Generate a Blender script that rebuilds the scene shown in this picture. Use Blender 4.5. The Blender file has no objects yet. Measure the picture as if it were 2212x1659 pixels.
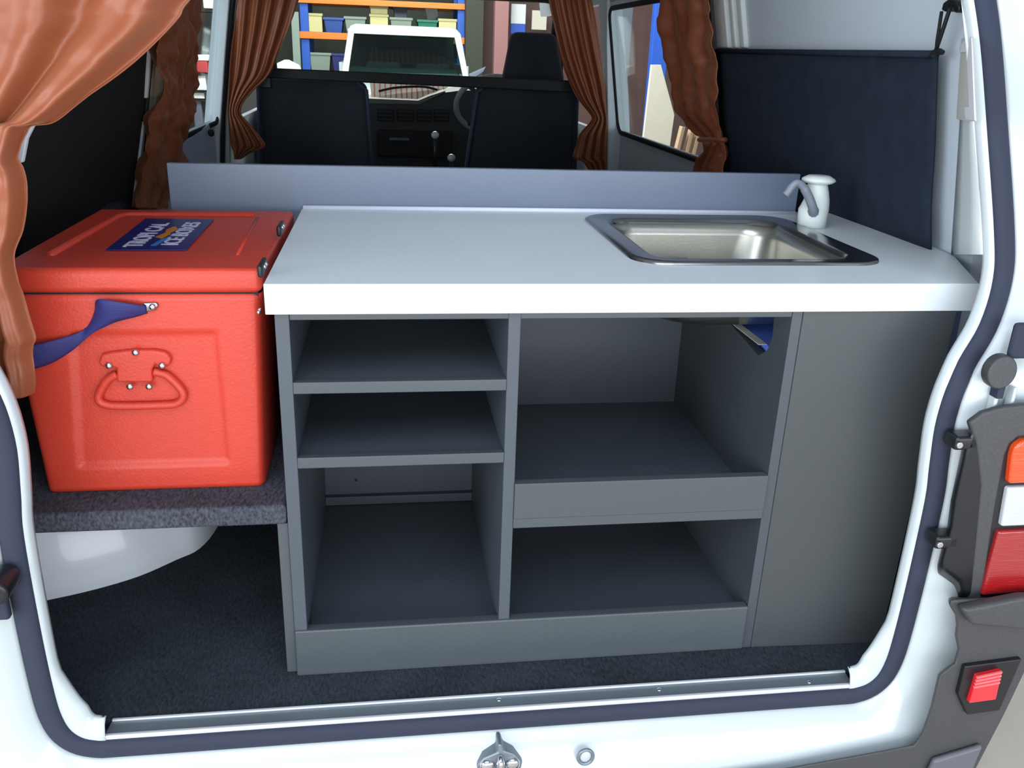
import bpy, bmesh, math, random
from mathutils import Vector, Matrix, Euler, noise
random.seed(7)
# ---------------------------------------------------------------- camera, world, light, exposure
FOC, RX, RY, RZ = 1883.97, 1.209, -0.0341, -0.1366
CAM = Vector((0.1669, -1.2007, 0.9635))
ROT = Euler((RX, RY, RZ), 'XYZ').to_matrix()
sc = bpy.context.scene
col = sc.collection
cd = bpy.data.cameras.new('camera'); cam = bpy.data.objects.new('camera', cd); col.objects.link(cam)
cam.location = CAM; cam.rotation_euler = (RX, RY, RZ)
cd.sensor_width = 36; cd.lens = FOC / 2212 * 36; cd.clip_start = .02; cd.clip_end = 100
sc.camera = cam
w = bpy.data.worlds.new('world'); sc.world = w; w.use_nodes = True
wb = w.node_tree.nodes['Background']; wb.inputs[0].default_value = (.66, .82, 1.0, 1); wb.inputs[1].default_value = .40
sc.view_settings.view_transform = 'Standard'; sc.view_settings.look = 'None'
sc.view_settings.gamma = 1; sc.view_settings.use_curve_mapping = False
sc.view_settings.exposure = 0.2

def area(name, loc, target, sx, sy, power, color=(1, 1, 1)):
    l = bpy.data.lights.new(name, 'AREA'); l.shape = 'RECTANGLE'; l.size = sx; l.size_y = sy; l.energy = power; l.color = color
    o = bpy.data.objects.new(name, l); col.objects.link(o); o.location = loc
    o.rotation_euler = (Vector(target) - Vector(loc)).to_track_quat('-Z', 'Y').to_euler()
    return o
area('open_garage_door', (.3, -3.2, .62), (.3, 0, .5), 10.0, 1.6, 205, (.94, .98, 1.0))
area('added_fill_left_of_van', (-3.4, -1.9, 1.5), (1.05, .1, .9), 2.2, 2.0, 75, (.86, .93, 1.0))  # unseen fill lamp, added to brighten the right pillar trim
area('sky_above_forecourt', (.1, -2.2, 3.1), (.4, .2, .5), 3.0, 2.0, 66, (.78, .88, 1.0))
area('added_side_fill', (3.2, 5.2, 3.4), (3.0, 7.5, .4), 1.2, 3.0, 26, (1, .97, .93))  # unseen fill, added to brighten the things outside the right window
area('added_side_fill', (-2.6, 5.2, 3.4), (-2.0, 8.0, .4), 1.2, 3.0, 22, (1, .97, .93))  # matching unseen fill, added outside the left window
area('added_fill_over_van_nose', (.4, 6.6, 3.0), (.4, 4.0, .7), 2.0, 1.0, 170, (1, .98, .95))  # unseen fill, added to brighten the dash and striped sheet
area('workshop_light', (.5, 6.2, 3.2), (.5, 9.5, .6), 3.0, 1.0, 330, (.95, 1, 1))
area('workshop_light_over_rack', (.2, 10.5, 4.2), (.2, 13.6, 1.2), 3.0, 1.2, 160, (1, .97, .92))

# ---------------------------------------------------------------- geometry helpers
def ray(u, v):
    return ROT @ Vector(((u - 1106) / FOC, -(v - 829.5) / FOC, -1))
def onp(u, v, p0, n):
    d = ray(u, v); n = Vector(n); t = (Vector(p0) - CAM).dot(n) / d.dot(n); return CAM + d * t
def aY(u, v, y): return onp(u, v, (0, y, 0), (0, 1, 0))
def aZ(u, v, z): return onp(u, v, (0, 0, z), (0, 0, 1))
def aX(u, v, x): return onp(u, v, (x, 0, 0), (1, 0, 0))
LEAN = .16; ZL = .62; XR = 1.175; XL = -.515; XC = .33
def xr(z): return XR - max(0, z - ZL) * LEAN
def xl(z): return XL + max(0, z - ZL) * LEAN
def wR(u, v, off=0): return onp(u, v, (XR - off, 0, ZL), (1, 0, LEAN))
def wL(u, v, off=0): return onp(u, v, (XL + off, 0, ZL), (1, 0, -LEAN))

def srgb(r, g, b):
    f = lambda c: (c / 255 / 12.92) if c / 255 <= .04045 else ((c / 255 + .055) / 1.055) ** 2.4
    return (f(r), f(g), f(b), 1)

def mat(name, rgb, rough=.5, metal=0, spec=.5, bump=0, bscale=200, vary=0, vscale=20, coat=0, sheen=0, stretch=None, emis=0, trans=0, alpha=1):
    m = bpy.data.materials.new(name); m.use_nodes = True; nt = m.node_tree; b = nt.nodes['Principled BSDF']
    c = srgb(*rgb); b.inputs['Base Color'].default_value = c
    b.inputs['Roughness'].default_value = rough; b.inputs['Metallic'].default_value = metal
    b.inputs['Specular IOR Level'].default_value = spec
    b.inputs['Coat Weight'].default_value = coat; b.inputs['Coat Roughness'].default_value = .08
    b.inputs['Sheen Weight'].default_value = sheen; b.inputs['Transmission Weight'].default_value = trans
    tc = nt.nodes.new('ShaderNodeTexCoord'); mp = nt.nodes.new('ShaderNodeMapping')
    nt.links.new(tc.outputs['Object'], mp.inputs[0])
    if stretch: mp.inputs['Scale'].default_value = stretch
    if vary:
        n = nt.nodes.new('ShaderNodeTexNoise'); n.inputs['Scale'].default_value = vscale; n.inputs['Detail'].default_value = 4
        nt.links.new(mp.outputs[0], n.inputs['Vector'])
        r = nt.nodes.new('ShaderNodeValToRGB'); r.color_ramp.elements[0].position = .3; r.color_ramp.elements[1].position = .7
        r.color_ramp.elements[0].color = [x * (1 - vary) for x in c[:3]] + [1]
        r.color_ramp.elements[1].color = [min(1, x * (1 + vary)) for x in c[:3]] + [1]
        nt.links.new(n.outputs['Fac'], r.inputs[0]); nt.links.new(r.outputs[0], b.inputs['Base Color'])
    if bump:
        n2 = nt.nodes.new('ShaderNodeTexNoise'); n2.inputs['Scale'].default_value = bscale; n2.inputs['Detail'].default_value = 3
        nt.links.new(mp.outputs[0], n2.inputs['Vector'])
        bp = nt.nodes.new('ShaderNodeBump'); bp.inputs['Strength'].default_value = bump; bp.inputs['Distance'].default_value = .002
        nt.links.new(n2.outputs['Fac'], bp.inputs['Height']); nt.links.new(bp.outputs[0], b.inputs['Normal'])
    if emis:
        b.inputs['Emission Color'].default_value = c; b.inputs['Emission Strength'].default_value = emis
    return m

def glassmat(name, tint, refl=.08):
    m = bpy.data.materials.new(name); m.use_nodes = True; nt = m.node_tree
    nt.nodes.remove(nt.nodes['Principled BSDF']); out = nt.nodes['Material Output']
    t = nt.nodes.new('ShaderNodeBsdfTransparent'); t.inputs[0].default_value = tint
    g = nt.nodes.new('ShaderNodeBsdfGlossy'); g.inputs['Roughness'].default_value = .03
    mx = nt.nodes.new('ShaderNodeMixShader'); lw0 = nt.nodes.new('ShaderNodeLayerWeight'); lw0.inputs[0].default_value = .5
    pw = nt.nodes.new('ShaderNodeMath'); pw.operation = 'POWER'; pw.inputs[1].default_value = 5; nt.links.new(lw0.outputs['Facing'], pw.inputs[0])
    lw = nt.nodes.new('ShaderNodeMath'); lw.operation = 'MULTIPLY_ADD'; lw.inputs[1].default_value = .4; lw.inputs[2].default_value = .03; nt.links.new(pw.outputs[0], lw.inputs[0])
    nt.links.new(lw.outputs[0], mx.inputs[0]); nt.links.new(t.outputs[0], mx.inputs[1]); nt.links.new(g.outputs[0], mx.inputs[2])
    nt.links.new(mx.outputs[0], out.inputs[0]); return m

M = {}
M['white'] = mat('white_van_paint', (192, 200, 203), .28, spec=.5, coat=.5)
M['inner_white'] = mat('inner_painted_metal', (206, 216, 226), .4)
M['trim_white'] = mat('off_white_roof_trim', (224, 230, 230), .6, bump=.15, bscale=300)
M['rubber'] = mat('black_rubber_seal', (50, 54, 70), .8, spec=.25, bump=.2, bscale=250)
M['black'] = mat('black_plastic', (24, 25, 29), .35)
M['soft_black'] = mat('matt_black', (16, 17, 20), .7)
M['bumper'] = mat('dark_grey_bumper', (62, 62, 64), .5, bump=.25, bscale=500, vary=.12, vscale=300)
M['lam'] = mat('grey_laminate', (70, 77, 85), .42, bump=.12, bscale=700, vary=.05, vscale=400)
M['lam_front'] = mat('grey_laminate_edge', (70, 76, 80), .4, bump=.1, bscale=700, vary=.04, vscale=400)
M['counter'] = mat('pale_grey_worktop_laminate', (216, 222, 226), .34, bump=.06, bscale=900, vary=.02, vscale=500)
M['silicone'] = mat('white_sealant', (232, 234, 250), .35)
M['steel'] = mat('brushed_stainless_steel', (196, 194, 184), .3, metal=1, bump=.05, bscale=300, stretch=(1, 12, 1))
M['steel_rim'] = mat('stainless_steel_rim', (150, 150, 152), .2, metal=1)
M['alu'] = mat('ribbed_aluminium', (128, 138, 146), .42, metal=.55, bump=.1, bscale=300, stretch=(.05, 8, 1))
M['alu_edge'] = mat('bright_aluminium_ridge', (218, 220, 226), .3, metal=.3)
M['chrome'] = mat('chrome', (215, 215, 220), .12, metal=1)
M['orange'] = mat('orange_red_moulded_plastic', (196, 58, 40), .42, bump=.25, bscale=260, vary=.03, vscale=60)
M['strap'] = mat('navy_webbing', (44, 44, 108), .6, bump=.5, bscale=300, stretch=(.2, 1, 4))
M['label'] = mat('navy_label', (34, 34, 104), .3)
M['label_text'] = mat('lilac_white_print', (205, 200, 225), .4)
M['label_orange'] = mat('orange_print', (205, 120, 40), .4)
M['label_blue'] = mat('light_blue_print', (50, 120, 200), .4)
M['covernavy'] = mat('black_navy_fabric', (38, 46, 60), .95, spec=.2, bump=.3, bscale=500, vary=.15, vscale=25)
M['coverblack'] = mat('black_fabric', (14, 13, 14), .95, bump=.3, bscale=500)
M['seat'] = mat('charcoal_seat_fabric', (40, 44, 54), .9, bump=.3, bscale=400, vary=.1, vscale=60, sheen=.2)
M['dash'] = mat('dark_grey_dash', (48, 51, 55), .6, bump=.2, bscale=400)
M['dash_light'] = mat('grey_dash_top', (98, 102, 94), .6, bump=.2, bscale=300)
M['tap'] = mat('white_tap_plastic', (228, 236, 232), .3)
M['tap_grey'] = mat('grey_plastic_spout', (132, 138, 152), .3)
M['tarp'] = mat('blue_plastic', (110, 145, 255), .4)
M['tarp_edge'] = mat('pale_plastic_edge', (190, 195, 190), .5)
M['amber'] = mat('amber_lens', (225, 70, 12), .15, coat=1, bump=.4, bscale=80, stretch=(.2, .2, 6))
M['clear'] = mat('clear_lens', (190, 192, 196), .15, coat=1, bump=.4, bscale=80, stretch=(.2, .2, 6))
M['red'] = mat('red_lens', (150, 24, 26), .15, coat=1, bump=.4, bscale=80, stretch=(.2, .2, 6))
M['reflect'] = mat('red_reflector', (235, 30, 45), .2, coat=1)
M['concrete'] = mat('beige_concrete', (196, 184, 172), .8, bump=.3, bscale=30, vary=.06, vscale=6)
M['wallbrown'] = mat('brown_garage_wall', (98, 76, 74), .9, vary=.1, vscale=4)
M['walldark'] = mat('dark_garage_wall', (62, 64, 58), .9, vary=.15, vscale=3)
M['pinkpost'] = mat('dusty_pink_steel_post', (160, 112, 112), .7)
M['rackblue'] = mat('blue_rack_post', (34, 88, 190), .5)
M['rackorange'] = mat('orange_rack_beam', (232, 128, 38), .5)
M['board'] = mat('chipboard_deck', (120, 100, 74), .9, vary=.1)
M['cream'] = mat('cream_carton', (214, 205, 150), .8)
M['bluebin'] = mat('blue_plastic_bin', (48, 82, 160), .5)
M['navybin'] = mat('navy_plastic_bin', (44, 48, 120), .5)
M['greybin'] = mat('grey_green_tub', (140, 155, 145), .5)
M['slate'] = mat('slate_grey', (92, 98, 112), .6)
M['green'] = mat('green_plastic_lid', (30, 120, 95), .5)
M['paper'] = mat('white_card', (236, 236, 238), .7)
M['redcard'] = mat('red_card', (190, 60, 62), .7)
M['beige'] = mat('beige_board', (214, 204, 192), .7)
M['beigetape'] = mat('beige_masking_tape', (214, 210, 204), .7, bump=.2, bscale=120)
M['timber'] = mat('bare_timber', (190, 160, 130), .7)
M['bluecard'] = mat('bright_blue_panel', (50, 90, 200), .5)
M['tyre'] = mat('tyre_rubber', (20, 20, 21), .8)
M['carglass'] = glassmat('green_tinted_car_glass', (.42, .54, .48, 1))
M['glass'] = glassmat('window_glass', (.93, .97, .95, 1))
M['wscreen'] = glassmat('windscreen_glass', (.90, .98, .94, 1))

def carpet(name, rgb, fleck):
    m = mat(name, rgb, .95, spec=.15, bump=.9, bscale=420)
    nt = m.node_tree; b = nt.nodes['Principled BSDF']; tc = nt.nodes.new('ShaderNodeTexCoord')
    mp = nt.nodes.new('ShaderNodeMapping'); mp.inputs['Scale'].default_value = (260, 90, 160); mp.inputs['Rotation'].default_value = (0, 0, .6)
    nt.links.new(tc.outputs['Object'], mp.inputs[0])
    n = nt.nodes.new('ShaderNodeTexNoise'); n.inputs['Scale'].default_value = 1; n.inputs['Detail'].default_value = 5
    n3 = nt.nodes.new('ShaderNodeTexNoise'); n3.inputs['Scale'].default_value = 9; n3.inputs['Detail'].default_value = 3
    nt.links.new(mp.outputs[0], n.inputs['Vector']); nt.links.new(tc.outputs['Object'], n3.inputs['Vector'])
    ad = nt.nodes.new('ShaderNodeMath'); ad.operation = 'MULTIPLY_ADD'; ad.inputs[1].default_value = .45
    nt.links.new(n3.outputs['Fac'], ad.inputs[0]); nt.links.new(n.outputs['Fac'], ad.inputs[2])
    r = nt.nodes.new('ShaderNodeValToRGB'); e = r.color_ramp.elements
    e[0].position = .45; e[1].position = 1.0; c = srgb(*rgb)
    e[0].color = [x * .55 for x in c[:3]] + [1]; e[1].color = srgb(*fleck)
    nt.links.new(ad.outputs[0], r.inputs[0]); nt.links.new(r.outputs[0], b.inputs['Base Color'])
    return m
M['carpet'] = carpet('charcoal_ribbed_carpet', (42, 48, 54), (62, 68, 76))
M['carpet2'] = carpet('grey_speckled_carpet', (52, 53, 62), (92, 94, 104))

def satin():
    m = mat('copper_satin', (150, 82, 52), .42, spec=.5, sheen=.3, bump=.12, bscale=900)
    b = m.node_tree.nodes['Principled BSDF']
    b.inputs['Sheen Tint'].default_value = srgb(255, 200, 160); b.inputs['Sheen Roughness'].default_value = .4
    b.inputs['Anisotropic'].default_value = .4
    nt = m.node_tree; out = nt.nodes['Material Output']
    tr = nt.nodes.new('ShaderNodeBsdfTranslucent'); tr.inputs[0].default_value = srgb(190, 95, 55)
    mx = nt.nodes.new('ShaderNodeMixShader'); mx.inputs[0].default_value = .12
    nt.links.new(b.outputs[0], mx.inputs[1]); nt.links.new(tr.outputs[0], mx.inputs[2]); nt.links.new(mx.outputs[0], out.inputs[0])
    return m
M['satin'] = satin()

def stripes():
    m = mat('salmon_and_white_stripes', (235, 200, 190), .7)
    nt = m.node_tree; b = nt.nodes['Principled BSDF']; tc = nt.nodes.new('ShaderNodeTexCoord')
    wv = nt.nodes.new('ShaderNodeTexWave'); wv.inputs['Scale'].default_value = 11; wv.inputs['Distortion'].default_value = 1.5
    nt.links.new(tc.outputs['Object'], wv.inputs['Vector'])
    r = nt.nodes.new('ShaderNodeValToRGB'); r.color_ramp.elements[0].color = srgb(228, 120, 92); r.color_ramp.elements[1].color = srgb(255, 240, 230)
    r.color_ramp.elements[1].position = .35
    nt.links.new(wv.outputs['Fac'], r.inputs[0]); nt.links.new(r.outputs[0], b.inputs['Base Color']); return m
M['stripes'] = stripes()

def link(name, me, m, parent=None, smooth=False, kind=None, label=None):
    o = bpy.data.objects.new(name, me); col.objects.link(o)
    if m is not None: me.materials.append(m)
    if smooth:
        for p in me.polygons: p.use_smooth = True
    if parent is not None:
        o.parent = parent
        if parent.type == 'EMPTY': o.matrix_parent_inverse = Matrix.Translation(-parent.location)
    if kind: o['kind'] = kind
    if label: o['label'] = label
    return o

def thing(name, label, cat, loc, group=None):
    o = bpy.data.objects.new(name, None); col.objects.link(o); o.location = loc; o.empty_display_size = .05
    o['label'] = label; o['category'] = cat
    if group: o['group'] = group
    return o
def tag(o, label, cat, group=None):
    o['label'] = label; o['category'] = cat
    if group: o['group'] = group
    return o

def bevel(o, wd, seg=2):
    b = o.modifiers.new('bevel', 'BEVEL'); b.width = wd; b.segments = seg; b.limit_method = 'ANGLE'; b.angle_limit = .7
    for p in o.data.polygons: p.use_smooth = True
    n = o.modifiers.new('wn', 'WEIGHTED_NORMAL'); return o

def mesh(verts, faces):
    me = bpy.data.meshes.new('m'); me.from_pydata([tuple(v) for v in verts], [], faces); me.update()
    bm = bmesh.new(); bm.from_mesh(me); bmesh.ops.recalc_face_normals(bm, faces=bm.faces); bm.to_mesh(me); bm.free(); return me

def boxmesh(*bs):
    V, F = [], []
    for (x0, y0, z0, x1, y1, z1) in bs:
        k = len(V)
        V += [(x0, y0, z0), (x1, y0, z0), (x1, y1, z0), (x0, y1, z0), (x0, y0, z1), (x1, y0, z1), (x1, y1, z1), (x0, y1, z1)]
        F += [[k + i for i in f] for f in ((0, 3, 2, 1), (4, 5, 6, 7), (0, 1, 5, 4), (1, 2, 6, 5), (2, 3, 7, 6), (3, 0, 4, 7))]
    return mesh(V, F)
def box(name, m, parent, x0, y0, z0, x1, y1, z1, bev=0, label=None, kind=None):
    o = link(name, boxmesh((x0, y0, z0, x1, y1, z1)), m, parent, label=label, kind=kind)
    if bev: bevel(o, bev)
    return o
def hexa(name, m, parent, a, b, bev=0, label=None):
    """a, b: 4 corner points each (two opposite faces)."""
    F = [(0, 1, 2, 3), (7, 6, 5, 4), (0, 4, 5, 1), (1, 5, 6, 2), (2, 6, 7, 3), (3, 7, 4, 0)]
    o = link(name, mesh(list(a) + list(b), F), m, parent, label=label)
    if bev: bevel(o, bev)
    return o
def prism(name, m, parent, pts, ext, bev=0, label=None, smooth=False, kind=None):
    """planar outline pts extruded by vector ext"""
    n = len(pts); e = Vector(ext); V = [Vector(p) for p in pts] + [Vector(p) + e for p in pts]
    F = [list(range(n)), list(range(2 * n - 1, n - 1, -1))] + [[i, (i + 1) % n, (i + 1) % n + n, i + n] for i in range(n)]
    o = link(name, mesh(V, F), m, parent, label=label, smooth=smooth, kind=kind)
    if bev: bevel(o, bev)
    return o
def loft2(name, m, parent, px, y0, y1, cpx, k, bev=.004, label=None):
    A = [aY(u, v, y0) for u, v in px]; B = [aY(cpx[0] + (u - cpx[0]) * k, cpx[1] + (v - cpx[1]) * k, y1) for u, v in px]; n = len(A)
    F = [list(range(n - 1, -1, -1)), list(range(n, 2 * n))] + [[i, (i + 1) % n, (i + 1) % n + n, i + n] for i in range(n)]
    o = link(name, mesh(A + B, F), m, parent, label=label)
    if bev: bevel(o, bev)
    return o
def grid(name, m, parent, rows, closed=False, solid=0, smooth=True, label=None, kind=None, subd=0):
    nr, nc = len(rows), len(rows[0]); V = [p for r in rows for p in r]; F = []
    for i in range(nr - 1):
        for j in range(nc if closed else nc - 1):
            k = (j + 1) % nc; F.append((i * nc + j, i * nc + k, (i + 1) * nc + k, (i + 1) * nc + j))
    o = link(name, mesh(V, F), m, parent, smooth=smooth, label=label, kind=kind)
    if solid: s = o.modifiers.new('s', 'SOLIDIFY'); s.thickness = solid; s.offset = 0
    if subd: s = o.modifiers.new('d', 'SUBSURF'); s.levels = s.render_levels = subd
    return o
def lathe(name, m, parent, rings, seg=32, label=None, caps=True):
    """rings: (cx, cy, cz, r) or (…, rx, ry)"""
    V = []; n = len(rings)
    for r in rings:
        rx = r[3]; ry = r[4] if len(r) > 4 else r[3]
        for j in range(seg):
            a = 2 * math.pi * j / seg; V.append((r[0] + rx * math.cos(a), r[1] + ry * math.sin(a), r[2]))
    F = [(i * seg + j, i * seg + (j + 1) % seg, (i + 1) * seg + (j + 1) % seg, (i + 1) * seg + j) for i in range(n - 1) for j in range(seg)]
    if caps: F += [list(range(seg)), list(range((n - 1) * seg, n * seg))]
    return link(name, mesh(V, F), m, parent, smooth=True, label=label)
def tubemesh(path, r, seg=10, closed=False, flat=1.0, up=(0, 0, 1)):
    P = [Vector(p) for p in path]; n = len(P); V = []; F = []
    for i, p in enumerate(P):
        a = P[(i - 1) % n] if (closed or i) else P[0]; b = P[(i + 1) % n] if (closed or i < n - 1) else P[-1]
        t = (b - a).normalized(); s = t.cross(Vector(up))
        if s.length < 1e-4: s = t.cross(Vector((1, 0, 0)))
        s.normalize(); q = s.cross(t).normalized(); rr = r[i] if isinstance(r, (list, tuple)) else r
        for j in range(seg):
            an = 2 * math.pi * j / seg; V.append(p + s * (rr * math.cos(an)) + q * (rr * flat * math.sin(an)))
    for i in range(n if closed else n - 1):
        for j in range(seg):
            k = (j + 1) % seg; i2 = (i + 1) % n; F.append((i * seg + j, i * seg + k, i2 * seg + k, i2 * seg + j))
    if not closed: F += [list(range(seg)), list(range((n - 1) * seg, n * seg))]
    return mesh(V, F)
def tube(name, m, parent, path, r, seg=10, closed=False, flat=1.0, up=(0, 0, 1), label=None):
    return link(name, tubemesh(path, r, seg, closed, flat, up), m, parent, smooth=True, label=label)
def spline(pts, n, closed=False):
    P = [Vector(p) for p in pts]; L = len(P); out = []
    segs = L if closed else L - 1
    for i in range(segs):
        p1, p2 = P[i], P[(i + 1) % L]
        p0 = P[(i - 1) % L] if (closed or i) else P[0]; p3 = P[(i + 2) % L] if (closed or i + 2 < L) else P[-1]
        for k in range(n):
            t = k / n
            out.append(.5 * ((2 * p1) + (p2 - p0) * t + (2 * p0 - 5 * p1 + 4 * p2 - p3) * t * t + (3 * p1 - p0 - 3 * p2 + p3) * t ** 3))
    if not closed: out.append(P[-1])
    return out
def ball(name, m, parent, c, rx, ry, rz, seg=16, rings=10, label=None):
    R = [(c[0], c[1], c[2] - rz * math.cos(math.pi * i / rings), max(1e-5, rx * math.sin(math.pi * i / rings)), max(1e-5, ry * math.sin(math.pi * i / rings))) for i in range(rings + 1)]
    return lathe(name, m, parent, R, seg, label)
def diskY(name, m, parent, c, r, h, seg=24, bev=0, label=None, rz=None):
    rz = rz or r
    return prism(name, m, parent, [(c[0] + r * math.cos(2 * math.pi * i / seg), c[1], c[2] + rz * math.sin(2 * math.pi * i / seg)) for i in range(seg)], (0, h, 0), bev, label, smooth=False)

# ================================================================ SETTING: garage
GZ = -.62
box('floor', M['concrete'], None, -6, -5, GZ - .05, 7, 16, GZ, kind='structure')
box('wall_front', M['walldark'], None, -6, 15.5, GZ, 7, 15.6, 4.5, kind='structure')
box('wall_right', M['wallbrown'], None, 4.6, 3, GZ, 4.7, 15.5, 4.5, kind='structure')
box('wall_left', M['walldark'], None, -4.3, 3, GZ, -4.2, 15.5, 4.5, kind='structure')
# a dark partition end, brown wall panel and pink post right of the rack
def pY(pts, y): return [aY(u, v, y) for u, v in pts]
p = aY(1005, 80, 13.0); q = aY(1042, 80, 13.0)
box('trim_1', mat('dark_olive_column', (70, 72, 62), .9), None, p.x, 12.9, GZ, q.x, 13.2, 4.2, kind='structure')
p = aY(1040, 80, 13.4); q = aY(1330, 80, 13.4)
box('wall_middle', M['wallbrown'], None, p.x, 13.4, GZ, q.x, 13.5, 4.2, kind='structure')
p = aY(1068, 80, 12.4); q = aY(1098, 80, 12.4)
box('trim_2', M['pinkpost'], None, p.x, 12.4, GZ, q.x, 12.6, 4.2, .01, kind='structure')

# ---- pallet rack
RK = 13.2
a = aY(650, 80, RK); b = aY(668, 80, RK); c = aY(988, 80, RK); d = aY(1004, 80, RK)
rack = thing('storage_rack', 'blue and orange pallet rack with stacked tubs and cartons', 'rack', ((a.x + d.x) / 2, RK + .4, GZ))
for (x0, x1) in ((a.x, b.x), (c.x, d.x)):
    for yy in (RK, RK + .8): box('upright', M['rackblue'], rack, x0, yy, GZ, x1, yy + .08, 3.0, .006)
zs_ = []
for vt, vb in ((-2, 11), (72, 87), (158, 170)):
    zt = aY(760, vt, RK).z; zb = aY(760, vb, RK).z; zs_.append(zt)
    for yy in (RK - .05, RK + .82): box('beam', M['rackorange'], rack, a.x - .02, yy, zb, d.x + .02, yy + .05, zt, .006)
    box('deck', M['board'], rack, a.x, RK, zt - .02, d.x, RK + .85, zt)
def crate(name, m, label, cat, u0, u1, vt, zb, y=RK + .1, dep=.45, taper=.03, lid=None, grp='tubs and cartons on the rack'):
    p = aY(u0, vt, y); q = aY(u1, vt, y); zt = p.z; t = thing(name, label, cat, ((p.x + q.x) / 2, y + dep / 2, zb), grp)
    x0, x1 = p.x, q.x; k = taper
    hexa('body', m, t, [(x0 + k, y + k, zb), (x1 - k, y + k, zb), (x1 - k, y + dep - k, zb), (x0 + k, y + dep - k, zb)],
         [(x0, y, zt), (x1, y, zt), (x1, y + dep, zt), (x0, y + dep, zt)], .008)
    box('rim' if lid is None else 'lid', m if lid is None else lid, t, x0 - .012, y - .012, zt - .03, x1 + .012, y + dep + .012, zt + .008, .006)
    return t
Z1, Z2 = zs_[1], zs_[2]
crate('carton', M['cream'], 'cream carton beside the blue upright on the rack', 'carton', 664, 695, 29, Z1, taper=0)
crate('storage_tub', M['bluebin'], 'blue plastic bin right of the cream carton on the upper shelf', 'bin', 699, 741, 38, Z1)
crate('storage_tub', M['greybin'], 'grey green tub on the upper shelf right of the blue bin', 'bin', 744, 790, 36, Z1)
crate('carton', M['cream'], 'lower cream carton of the two stacked above the white off-roader', 'carton', 799, 838, 31, Z1, taper=0)
zc = aY(800, 31, RK + .1).z + .01
crate('carton', M['cream'], 'top cream carton of the two stacked above the white off-roader', 'carton', 800, 837, 13, zc, taper=0)
crate('storage_tub', M['slate'], 'slate grey case standing behind the pale tub on the upper shelf', 'bin', 850, 880, 14, Z1, y=RK + .3)
crate('storage_tub', M['greybin'], 'wide pale grey tub right of the stacked cream cartons', 'bin', 843, 890, 38, Z1, dep=.18)
crate('storage_tub', M['green'], 'tub with green lid on the upper shelf', 'bin', 902, 945, 43, Z1, lid=M['green'])
p = aY(915, 14, RK + .62); q = aY(947, 42, RK + .62)
prism('card_sheet', M['paper'], None, pY([(917, 14), (944, 16), (947, 34), (938, 42), (924, 42)], RK + .62), (0, .05, 0), .004)
o = bpy.data.objects['card_sheet']; tag(o, 'white rounded panel standing behind the green tub', 'panel')
crate('carton', M['cream'], 'flat cream carton at the right end of the upper shelf', 'carton', 948, 986, 41, Z1, taper=0)
crate('storage_tub', M['greybin'], 'grey tub on the lower rack shelf left of the off-roader', 'bin', 667, 714, 114, Z2)
crate('storage_tub', M['navybin'], 'navy bin beside the grey tub on the lower rack shelf', 'bin', 716, 752, 116, Z2)
# heap left of the rack behind the curtain edge
p = aY(600, 132, 11.5); q = aY(636, 132, 11.5)
t = thing('sack', 'white bulging sack low beside the rack at the curtain edge', 'sack', ((p.x + q.x) / 2, 11.6, GZ))
lathe('sack_body', M['paper'], t, [((p.x + q.x) / 2, 11.6, z, r) for z, r in ((GZ, .22), (GZ + .2, .27), (.2, .25), (.6, .22), (p.z - .04, .16), (p.z + .02, .03))], 20)
p = aY(628, 25, 12.6); q = aY(646, 60, 12.6)
tag(box('panel_sheet', M['greybin'], None, p.x, 12.6, GZ, q.x, 12.65, p.z, .004), 'pale green sheet standing left of the rack upright', 'sheet')
# wall notices right of the pink post
for u0, u1, v0, v1, m_, lb in ((1105, 1135, 8, 52, M['paper'], 'tall white board with blue base on the far wall'), (1150, 1180, 22, 65, M['beige'], 'cream board on the far wall near the windscreen corner')):
    p = aY(u0, v0, 12.8); q = aY(u1, v1, 12.8)
    t = thing('wall_board', lb, 'board', ((p.x + q.x) / 2, 12.83, q.z - .12), )
    box('sheet', m_, t, p.x, 12.8, q.z, q.x, 12.84, p.z, .004)
    if m_ is M['paper']: box('base_panel', M['bluecard'], t, p.x, 12.8, q.z - .14, q.x, 12.84, q.z, .004, label='bright blue lower panel')

# ---- white off-roader seen through the windscreen
FY = 9.5
car = thing('off_road_car', 'white boxy off-roader parked facing the van in the garage', 'car', (.41, FY + 1.5, GZ))
gl = [aY(763, 61, FY + .25), aY(984, 72, FY + .25), aY(1001, 160, FY), aY(749, 156, FY)]
ro = [aY(741, 165, FY), aY(750, 75, FY + .22), aY(756, 58, FY + .25), aY(768, 51, FY + .3), aY(870, 50, FY + .3), aY(975, 59, FY + .3), aY(992, 66, FY + .27), aY(998, 80, FY + .22), aY(1014, 172, FY)]
# front frame: roof header and two pillars
hexa('roof_header', M['white'], car, [aY(752, 72, FY + .24), aY(750, 62, FY + .25), aY(995, 72, FY + .25), aY(992, 82, FY + .24)][:4],
     [aY(760, 66, FY + .6), aY(762, 52, FY + .5), aY(984, 60, FY + .5), aY(984, 74, FY + .6)], .01)
prism('roof', M['white'], car, [aY(752, 64, FY + .28), aY(757, 55, FY + .28), aY(768, 51, FY + .28), aY(975, 60, FY + .28), aY(988, 64, FY + .28), aY(995, 76, FY + .28)], (0, 2.6, 0), .02)
for s, (p0, p1, p2, p3) in ((0, ((737, 162), (752, 66), (766, 64), (752, 160))), (1, ((1000, 166), (980, 72), (995, 73), (1013, 170)))):
    A = [aY(*p0, FY), aY(*p1, FY + .25), aY(*p2, FY + .25), aY(*p3, FY)]
    hexa('windscreen_pillar', M['white'], car, A, [x + Vector((0, .12, 0)) for x in A], .008)
g2 = [x + Vector((0, .05, 0)) for x in gl]
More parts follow.
